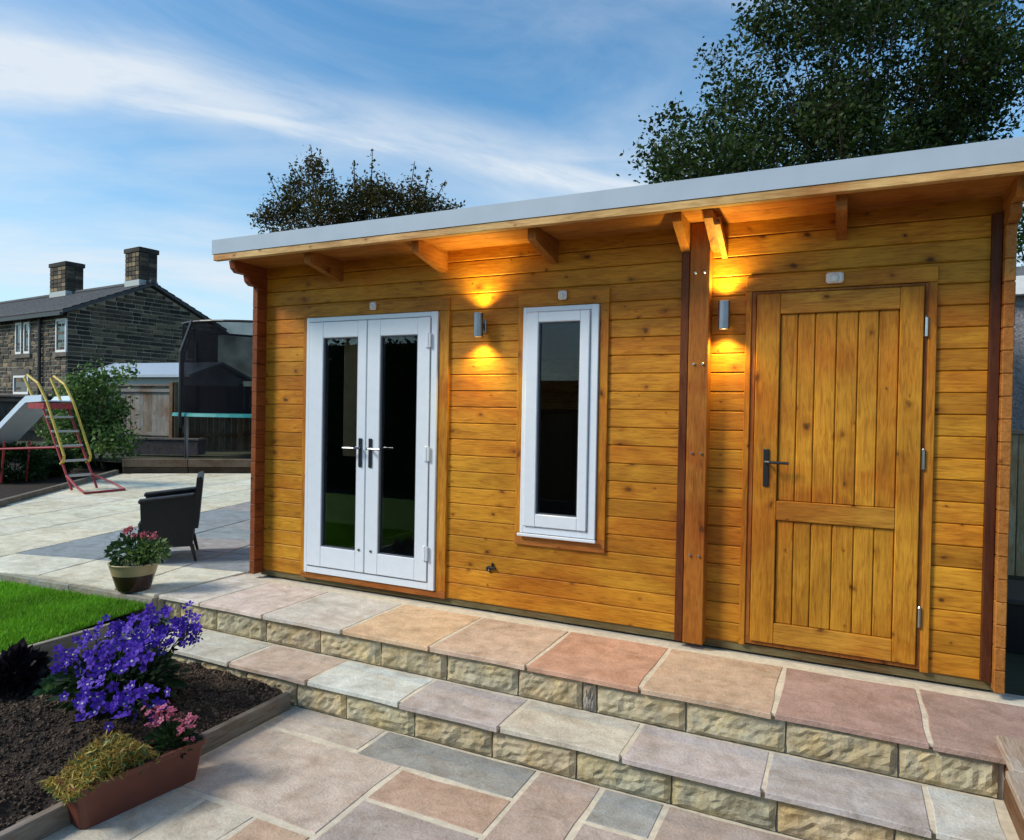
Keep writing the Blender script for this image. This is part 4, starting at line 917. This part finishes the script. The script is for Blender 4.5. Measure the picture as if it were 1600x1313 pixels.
# leafy shrub behind the slide
cl_ = [(tuple(at(x, y, 14.6+random.uniform(-.4, .4))), r) for x, y, r in ((150, 620, .36), (120, 650, .36), (165, 660, .40), (140, 690, .40), (180, 690, .34), (110, 700, .34), (185, 640, .22), (130, 600, .26), (155, 590, .20), (110, 620, .26), (185, 590, .13), (200, 578, .10), (90, 670, .28))]
tb = onz(150, 738, 0)
crown_tree('leafy_shrub', (tb.x-.2, tb.y+.3, 0), cl_, .085, 'leaf_shrub', 'tall leafy green shrub between the slide and the grey fence', 'garden shrubs', 25, 4200, .04, .6)
for sx, sy, d, rx, rz, lab, sd_ in ((25, 738, 12.6, .62, .42, 'low dark shrub at the left edge beneath the slide chute', 31), (78, 735, 13.4, .42, .34, 'low dark shrub beside the red slide ladder', 32)):
    c = at(sx, sy, d); t = thing('low_shrub', (c.x, c.y, 0), lab, 'shrub', 'garden shrubs')
    bumpy_leaves((c.x, c.y, .28), (rx, rx, rz), 2600, .085, 'leaf_low', 'foliage', t, sd_, .6, .3)
    mbs = MB()
    for k in range(7):
        a = k*.9; mbs.tube([(c.x, c.y, -.03), (c.x+rx*.6*math.cos(a), c.y+rx*.6*math.sin(a), .4)], [.015, .005], 5)
    mbs.build('stems', 'bark', t)

# ---- stone house
ra = at(235, 447, 32.); rdir = (-lat*.85+dep*.53).normalized(); gdir = (lat*.53+dep*.85).normalized()
HW, HL, RIDGE = 3.55, 17., ra.z
EAVE = RIDGE-1.62
def hw(u, w, z): return Vector((ra.x, ra.y, 0))+rdir*u+gdir*w+Vector((0, 0, z))      # u along ridge away, w across (+ = right)
house = thing('stone_house', hw(HL/2, 0, 0), 'blackened stone house with two chimneys beyond the garden fence', 'house')
MS = (.105, .095, .08)
def hb(u0, u1, w0, w1, z0, z1): return MB().hexa([hw(u0, w0, z0), hw(u1, w0, z0), hw(u1, w1, z0), hw(u0, w1, z0), hw(u0, w0, z1), hw(u1, w0, z1), hw(u1, w1, z1), hw(u0, w1, z1)])
wl = hb(.02, HL, -HW, HW, -1, EAVE); 
wl.add([hw(.02, -HW, EAVE), hw(.02, HW, EAVE), hw(.02, 0, RIDGE-.05), hw(HL, -HW, EAVE), hw(HL, HW, EAVE), hw(HL, 0, RIDGE-.05)], [(0, 1, 2), (5, 4, 3), (0, 2, 5, 3), (1, 4, 5, 2)])
wall_o = wl.build('wall', 'far_stone', house, (.36, .32, .26))
# courses of stones, proud of the mortar
def stones(gable):
    mb = MB(); z = -.2; random.seed(3 if gable else 4)
    while z < RIDGE-.2:
        hgt = random.uniform(.15, .22)
        if gable: lim = HW if z < EAVE else HW*(1-(z+hgt-EAVE)/(RIDGE-EAVE)); a0, a1 = -lim, lim
        else: a0, a1 = 0, HL
        if (not gable and z+hgt > EAVE) or a1-a0 < .3: break
        a = a0
        while a < a1-.1:
            b = min(a1, a+random.uniform(.28, .62)); p = random.uniform(.02, .045); m_ = .028
            if gable: q = [hw(.02, a+m_, z), hw(-p, a+m_, z), hw(-p, b-m_, z), hw(.02, b-m_, z)]
            else: q = [hw(a+m_, -HW, z), hw(a+m_, -HW-p, z), hw(b-m_, -HW-p, z), hw(b-m_, -HW, z)]
            up_ = Vector((0, 0, hgt-.05)); mb.hexa(q+[v+up_ for v in q]); a = b
        z += hgt
    o = mb.build('stonework', 'house_stone', wall_o, (.06, .055, .05)); o['kind'] = 'stuff'
def hstone():
    m, t, b = newmat('house_stone'); gm = t.nodes.new('ShaderNodeNewGeometry'); co = t.nodes.new('ShaderNodeTexCoord')
    c = ramp(t, gm.outputs['Random Per Island'], [(0, (.026, .024, .022)), (.6, (.075, .063, .050)), (1, (.19, .15, .10))])
    n_ = noisetex(t, co.outputs['Object'], .5, 3); c = mixc(t, c, ramp(t, n_, [(.35, (.6, .6, .6)), (.7, (1.7, 1.6, 1.35))]), 1., 'MULTIPLY')
    t.links.new(c, b.inputs['Base Color']); b.inputs['Roughness'].default_value = .95; return m
M['house_stone'] = hstone()
stones(True); stones(False)
# roof slopes with overhang
OV = .25
rf = MB()
for s in (-1, 1):
    e = s*(HW+.30); ez = EAVE-.30*(RIDGE-EAVE)/HW
    rf.hexa([hw(-OV, 0, RIDGE), hw(HL+OV, 0, RIDGE), hw(HL+OV, e, ez), hw(-OV, e, ez), hw(-OV, 0, RIDGE+.14), hw(HL+OV, 0, RIDGE+.14), hw(HL+OV, e, ez+.14), hw(-OV, e, ez+.14)])
roof_h = rf.build('roof', 'slate', house)
for s in (-1, 1):
    e = s*(HW+.36); ez = EAVE-.36*(RIDGE-EAVE)/HW
    hb(-OV, HL+OV, e-.06, e+.06, ez-.06, ez+.06).build('gutter', 'black_plastic', roof_h)
def slat_rows(s):
    mb = MB(); nrow = 11
    for k in range(nrow):
        t0, t1 = k/nrow, (k+1)/nrow; E_ = HW+.32; u = -OV-.01; random.seed(k)
        while u < HL:
            w_ = random.uniform(.4, .7); zt = lambda t: RIDGE+.145+(EAVE-.32*(RIDGE-EAVE)/HW-RIDGE)*t
            mb.add([hw(u, s*E_*t0, zt(t0)+.012), hw(u+w_-.02, s*E_*t0, zt(t0)+.012), hw(u+w_-.02, s*E_*t1, zt(t1)+.045), hw(u, s*E_*t1, zt(t1)+.045), hw(u+w_-.02, s*E_*t1, zt(t1)), hw(u, s*E_*t1, zt(t1))], [(0, 1, 2, 3), (3, 2, 4, 5)]); u += w_
    o = mb.build('slates', 'slate', roof_h); o['kind'] = 'stuff'
slat_rows(-1); slat_rows(1)
MB().tube([hw(-OV, 0, RIDGE+.17), hw(HL+OV, 0, RIDGE+.17)], .13, 8).build('ridge_tiles', 'slate', roof_h)
def chimney(u, wd, h):
    c = hb(u-wd/2, u+wd/2, -.42, .42, RIDGE-.3, RIDGE+h); o = c.build('chimney', 'far_stone', house, (.085, .07, .06))
    hb(u-wd/2-.06, u+wd/2+.06, -.48, .48, RIDGE+h-.22, RIDGE+h-.02).build('chimney_cap', 'far_stone', o, (.05, .045, .04))
    hb(u-wd/2-.03, u+wd/2+.03, -.45, .45, RIDGE-.02, RIDGE+.25).build('flashing', 'shed', o)
    mb = MB(); z = RIDGE+.27; 
    while z < RIDGE+h-.4:
        for k in range(4):
            a = u-wd/2+wd*k/4; q = [hw(a+.02, -.42, z), hw(a+.02, -.45, z), hw(a+wd/4-.02, -.45, z), hw(a+wd/4-.02, -.42, z)]; mb.hexa(q+[v+Vector((0, 0, .17)) for v in q])
        for k in range(2):
            a = -.42+.42*k; q = [hw(u-wd/2, a+.02, z), hw(u-wd/2-.03, a+.02, z), hw(u-wd/2-.03, a+.40, z), hw(u-wd/2, a+.40, z)]; mb.hexa([q[3], q[2], q[1], q[0]]+[v+Vector((0, 0, .17)) for v in (q[3], q[2], q[1], q[0])])
        z += .21
    s_ = mb.build('stonework', 'house_stone', o, (.06, .055, .05)); s_['kind'] = 'stuff'
chimney(.75, 1.15, 1.75); chimney(7.6, 1.6, 1.75)
def hwin(pts, wall):                       # pts: px rect on the wall plane
    x0, y0, x1, y1 = pts
    if wall == 'front': p, nn, ax = hw(0, -HW-.05, 0), gdir, rdir
    else: p, nn, ax = hw(-.05, 0, 0), rdir, gdir
    a = onplane(x0, y1, p, nn); b = onplane(x1, y1, p, nn); tz = onplane(x0, y0, p, nn).z; z0 = a.z
    c = (a+b)/2; half = abs((b-a).dot(ax))/2
    W = lambda v: Vector((c.x, c.y, 0))+ax*v.x+nn*v.y+Vector((0, 0, v.z))
    o = MB().box(-half, half, -.02, .05, z0, z0+.10).box(-half, half, -.02, .05, tz-.10, tz).box(-half, -half+.07, -.02, .05, z0+.1, tz-.1).box(half-.07, half, -.02, .05, z0+.1, tz-.1).map(W).build('window', 'winwhite', house)
    MB().box(-half+.05, half-.05, .02, .04, z0+.05, tz-.05).map(W).build('pane', 'farglass', o)
    MB().box(-half-.12, half+.12, -.05, .06, z0-.18, z0-.001).map(W).build('sill', 'far_stone', o, (.15, .13, .11))
    MB().box(-half-.15, half+.15, -.03, .06, tz+.001, tz+.28).map(W).build('lintel', 'far_stone', o, (.11, .10, .085))
for r4 in ((24, 505, 33, 554), (37, 504, 46, 553), (87, 499, 103, 551), (21, 587, 44, 616)): hwin(r4, 'front')
hwin((290, 514, 306, 563), 'gable')
dpp = onplane(62, 500, hw(0, -HW-.12, 0), gdir)
MB().tube([(dpp.x, dpp.y, EAVE-.1), (dpp.x, dpp.y, 0)], .07, 8).build('downpipe', 'black_plastic', house)
# ---- pale shed roof behind the fence
sh = at(190, 600, 23.5); shed = thing('garden_shed', (sh.x, sh.y, 0), 'pale shed with light roof behind the grey fence', 'shed')
def shw(p): return Vector((sh.x, sh.y, 0))+(lat*.93-dep*.36)*p.y+(dep*.93+lat*.36)*p.x*0.0+(lat*.36+dep*.93)*p.x+Vector((0, 0, p.z))
MB().prism([(-1.1, 0), (1.1, 0), (1.1, 2.28), (0, 2.68), (-1.1, 2.28)], 'y', 0, 4.2).map(shw).build('wall', 'shed', shed)
for s in (-1, 1): MB().hexa([(0, -.2, 2.70), (s*1.35, -.2, 2.24), (s*1.35, 4.4, 2.24), (0, 4.4, 2.70), (0, -.2, 2.78), (s*1.35, -.2, 2.32), (s*1.35, 4.4, 2.32), (0, 4.4, 2.78)]).map(shw).build('roof_slope', 'roof_trim', shed)
for s in (-1, 1): MB().hexa([(0, -.25, 2.66), (s*1.38, -.25, 2.20), (s*1.38, -.205, 2.20), (0, -.205, 2.66), (0, -.25, 2.80), (s*1.38, -.25, 2.34), (s*1.38, -.205, 2.34), (0, -.205, 2.80)]).map(shw).build('bargeboard', 'winwhite', shed)

# ---- right side: garage, fence, timber wall
gar = thing('pebbledash_garage', (8, 6, 0), 'grey pebbledash garage with white fascia past the right end of the cabin', 'garage')
MB().box(5.82, 10, 4.05, 9, -.3, 2.64).build('wall', 'pebble', gar)
MB().bbox(5.70, 10.1, 3.93, 4.02, 2.62, 2.80, .004).build('fascia', 'winwhite', gar)
MB().box(5.72, 10.1, 3.98, 9.1, 2.805, 2.90).build('roof', 'felt', gar)
sf_ = thing('side_fence', (6.3, 3.6, -.3), 'pale green weathered fence boards beside the right cabin corner', 'fence')
x = 5.62; k = 0
while x < 7.2:
    MB().bbox(x, x+.14, 3.58, 3.60, -.3, 1.27, .003).build('fence_board', 'old_z', sf_, jit((.46, .40, .25), .1)); x += .15
MB().bbox(5.60, 7.2, 3.54, 3.625, 1.272, 1.31, .004).build('capping', 'old_x', sf_, (.36, .33, .27))
bx = thing('black_planter', (5.62, 1.2, -.05), 'black plastic tub against the right side of the cabin', 'tub')
MB().hexa([(5.40, .95, -.045), (5.80, .95, -.045), (5.80, 1.5, -.045), (5.40, 1.5, -.045), (5.37, .92, .26), (5.83, .92, .26), (5.83, 1.53, .26), (5.37, 1.53, .26)]).build('tub_body', 'black_plastic', bx)
MB().bbox(5.35, 5.85, .90, 1.55, .26, .295, .006).build('rim', 'black_plastic', bx)
tw = thing('timber_wall', (5.2, -1.4, ZF), 'weathered timber sleeper wall at the right end of the steps', 'sleeper wall')
for z0, z1 in ((ZF, -.245), (-.242, -.11), (-.107, .012)):
    MB().bbox(5.10, 5.28, -2.4, -.74, z0, z1, .006).build('sleeper', 'old_y', tw, jit((.20, .115, .06), .1))
MB().bbox(5.078, 5.30, -1.03, -.70, .013, .050, .005).build('top_board', 'old_y', tw, (.42, .38, .32))
MB().bbox(5.055, 5.30, -2.45, -1.035, .013, .046, .005).build('top_board', 'old_y', tw, (.46, .43, .37))

# ---- hedge and fence added out of view, to shape what the glass reflects
hg = thing('garden_hedge', (-8.5, -9.2, -.45), 'tall dark hedge across the garden, reflected in the white glass doors', 'hedge')
MB().box(-14.5, -2.6, -9.6, -8.9, -.46, 2.9).build('hedge_core', 'leaf_low', hg)
g = np.random.default_rng(91); n = 9000
P = np.stack([-14.7+12.3*g.random(n), -8.95+.22*g.normal(size=n)+.12, -.4+3.6*g.random(n)], 1); P[:, 2] += .12*np.sin(P[:, 0]*2.1)
leafmesh(P, .13*(.6+.8*g.random(n)), .6, 0, 0, 91).build('foliage', 'leaf_low', hg)
fence(Vector((-2.4, -9.2, 0)), Vector((6.5, -9.2, 0)), -.45, 2.05, 'timber board fence across the garden, reflected in the narrow window', [(.30, .15, .05), (.26, .13, .045)], 5)  # added behind the camera, only for the window to reflect

# ================================================================== FLOWERS IN THE BED
# purple bellflower clump
random.seed(77)
bell = thing('bellflower_plant', (.85, -1.78, -.25), 'clump of purple blue bellflowers in the flower bed', 'flowers')
heads = []
for px_v, py_v, y in ((100, 1040, -1.95), (120, 1020, -1.9), (140, 1035, -1.95), (150, 1000, -1.85), (165, 1020, -1.9), (175, 985, -1.75), (190, 975, -1.7), (195, 1000, -1.8), (205, 1030, -1.9), (215, 985, -1.7), (230, 980, -1.65), (245, 995, -1.68), (255, 965, -1.6), (265, 985, -1.62), (262, 1005, -1.65), (290, 965, -1.55), (298, 980, -1.55), (292, 992, -1.58), (180, 1045, -1.95), (145, 1050, -1.95), (210, 1010, -1.82), (130, 1085, -2.05), (145, 1100, -2.08), (160, 1085, -2.05), (195, 1095, -2.03), (210, 1085, -2.0), (200, 1112, -2.05), (225, 1100, -2.0), (105, 1030, -1.9), (240, 970, -1.62), (275, 970, -1.58), (185, 1015, -1.86), (225, 1005, -1.75)):
    heads.append(ony(px_v, py_v, y))
fm = []
for k in range(3):
    mb = petal_flower(.031, .25+.3*k); me = bpy.data.meshes.new('bell'); me.from_pydata([tuple(v) for v in mb.v], [], mb.f); me.materials.append(M['petal_purple'])
    fm.append(me)
eye = MB().lathe((0, 0, 0), [(.0065, .0), (.006, .006), (0, .009)], 6); eme = bpy.data.meshes.new('eye'); eme.from_pydata(eye.v, [], eye.f); eme.materials.append(M['petal_eye'])
stm = MB(); 
for hd in heads:
    root = Vector((.80+(hd.x-.80)*.45, -1.80+(hd.y+1.80)*.5, soil_z(.8, -1.8)))
    stm.tube([root, root.lerp(hd, .6)+Vector((0, 0, .05)), hd], [.005, .004, .003], 5, False)
    for k in range(random.choice((6, 7, 8, 9))):
        q = hd+Vector((random.gauss(0, .042), random.gauss(0, .042), random.gauss(0, .034)))
        o = link('flower', random.choice(fm), q, bell)
        toward = (Vector((.25, -.6, .55))+Vector((random.gauss(0, .5), random.gauss(0, .5), random.gauss(0, .4)))).normalized()
        o.rotation_mode = 'QUATERNION'; o.rotation_quaternion = toward.to_track_quat('Z', 'Y') @ Matrix.Rotation(random.uniform(0, 6), 3, 'Z').to_quaternion()
        s_ = random.uniform(.75, 1.15); o.scale = (s_,)*3
        if random.random() < .35:
            e_ = bpy.data.objects.new('flower_eye', eme); COL.objects.link(e_); e_.parent = o; e_.location = (0, 0, .003)
stm.build('stems', 'leaf_bell', bell)
bumpy_leaves((.84, -1.74, -.14), (.36, .30, .17), 1500, .06, 'leaf_bell', 'foliage', bell, 51, .4, .2)
hp = np.array([tuple(h_) for h_ in heads]); g = np.random.default_rng(5)
lp = np.repeat(hp, 12, 0)+g.normal(size=(len(hp)*12, 3))*.026-np.array([0, -.02, .04])
leafmesh(lp, .04*(.6+.8*g.random(len(lp))), .4, 0, 0, 6).build('foliage', 'leaf_bell', bell)
# dark purple leaved plant at the left edge
dc = onz(25, 1072, -.22)
dk = thing('dark_leaved_plant', (dc.x, dc.y, -.25), 'dark purple leaved plant at the left edge of the flower bed', 'plant')
bumpy_leaves((dc.x, dc.y, -.14), (.15, .15, .14), 420, .075, 'leaf_dark', 'foliage', dk, 61, .7, .2, 0, .3)
sp = MB()
for k in range(4): sp.tube([(dc.x, dc.y, -.25), (dc.x+.05*math.cos(k*1.7), dc.y+.05*math.sin(k*1.7), .02)], [.006, .003], 5)
sp.build('stems', 'leaf_dark', dk)
gc_ = onz(90, 1080, -.24)
gl_ = thing('pale_green_plant', (gc_.x, gc_.y, -.26), 'small pale green leafy plant between the dark plant and the bellflowers', 'plant')
bumpy_leaves((gc_.x, gc_.y, -.215), (.10, .10, .06), 160, .06, 'leaf_pale', 'foliage', gl_, 63, .6, .2)
MB().tube([(gc_.x, gc_.y, -.28), (gc_.x, gc_.y, -.2)], .006, 5).build('stem', 'leaf_pale', gl_)
# trough planter on the paving
PA, PB = Vector((1.655, -2.50)), Vector((1.740, -1.93)); pd = (PB-PA).normalized(); pn = Vector((pd.y, -pd.x))
pl = thing('planter_box', ((PA+PB).x/2, (PA+PB).y/2, ZF), 'brown plastic trough planter with straw coloured and pink plants beside the bed edging', 'planter')
PLn = (PB-PA).length; PW = .165
def plw(p): q = PA+pd*p.x-pn*p.y*1.0; return Vector((q.x, q.y, ZF+p.z))
def rr(l0, l1, w0, w1, r, z, n=5):
    pts = []
    for cx_, cy_, a0 in ((l1-r, w1-r, 0), (l0+r, w1-r, 90), (l0+r, w0+r, 180), (l1-r, w0+r, 270)):
        for k in range(n): a = R(a0+90*k/(n-1)); pts.append((cx_+r*math.cos(a), cy_+r*math.sin(a), z))
    return pts
rings = [rr(.03, PLn-.03, .015, PW-.015, .03, .001), rr(.0, PLn, .0, PW, .03, .165), rr(-.012, PLn+.012, -.012, PW+.012, .035, .166), rr(-.012, PLn+.012, -.012, PW+.012, .035, .19), rr(.004, PLn-.004, .004, PW-.004, .03, .19), rr(.01, PLn-.01, .01, PW-.01, .03, .15)]
vs = [p for r_ in rings for p in r_]; n = 20
fs = [(i*n+k, i*n+(k+1) % n, (i+1)*n+(k+1) % n, (i+1)*n+k) for i in range(len(rings)-1) for k in range(n)]+[tuple(range(n-1, -1, -1))]
MB().add(vs, fs).map(plw).build('trough', 'terracotta', pl)
MB().add(rings[5], [tuple(range(n))]).map(lambda p: plw(p)).build('compost', 'soil', pl)
g = np.random.default_rng(8); n = 2600
u = g.random(n)*(PLn*.68)-.05; w_ = g.random(n)*PW*1.25-.02; zz_ = .165+.125*np.sin(np.clip(u/(PLn*.62), 0, 1)*3.14)*g.random(n)+.03*g.random(n)
P = np.array([tuple(plw(Vector((a, b, c)))) for a, b, c in zip(u, w_, zz_)])
straw = thing('straw_plant', plw(Vector((.2, PW/2, .16))), 'straw yellow trailing plant in the front of the trough planter', 'plant')
leafmesh(P, .045*(.5+.8*g.random(n)), .16, 0, .5, 8).build('foliage', 'leaf_straw', straw)
P2 = P[::3]+np.array([0, 0, -.01]); leafmesh(P2, .03*np.ones(len(P2)), .4, 0, .3, 9).build('foliage', 'leaf_pale', straw)
pink = thing('pink_flowers', plw(Vector((PLn*.82, PW/2, .16))), 'small pink flowers at the far end of the trough planter', 'flowers')
pc2 = plw(Vector((PLn*.82, PW*.6, .20)))
bumpy_leaves((pc2.x, pc2.y, pc2.z), (.13, .11, .08), 420, .045, 'leaf_bell', 'foliage', pink, 71, .3, .2, 0, .4)
pfm = bpy.data.meshes.new('pink_flower'); pm = petal_flower(.016, .2); pfm.from_pydata([tuple(v) for v in pm.v], [], pm.f); pfm.materials.append(M['petal_pink'])
random.seed(12)
for cx_, cz_, nn_ in ((-.11, .11, 14), (-.02, .115, 14), (.10, .10, 14), (.09, .05, 8), (-.12, .06, 7)):
    for k in range(nn_):
        q = pc2+Vector((cx_+random.gauss(0, .022), -.02+random.gauss(0, .03), cz_+random.gauss(0, .017))); o = link('flower', pfm, q, pink)
        o.rotation_euler = (random.gauss(.5, .5), random.gauss(0, .5), random.uniform(0, 6)); s_ = random.uniform(.8, 1.3); o.scale = (s_,)*3
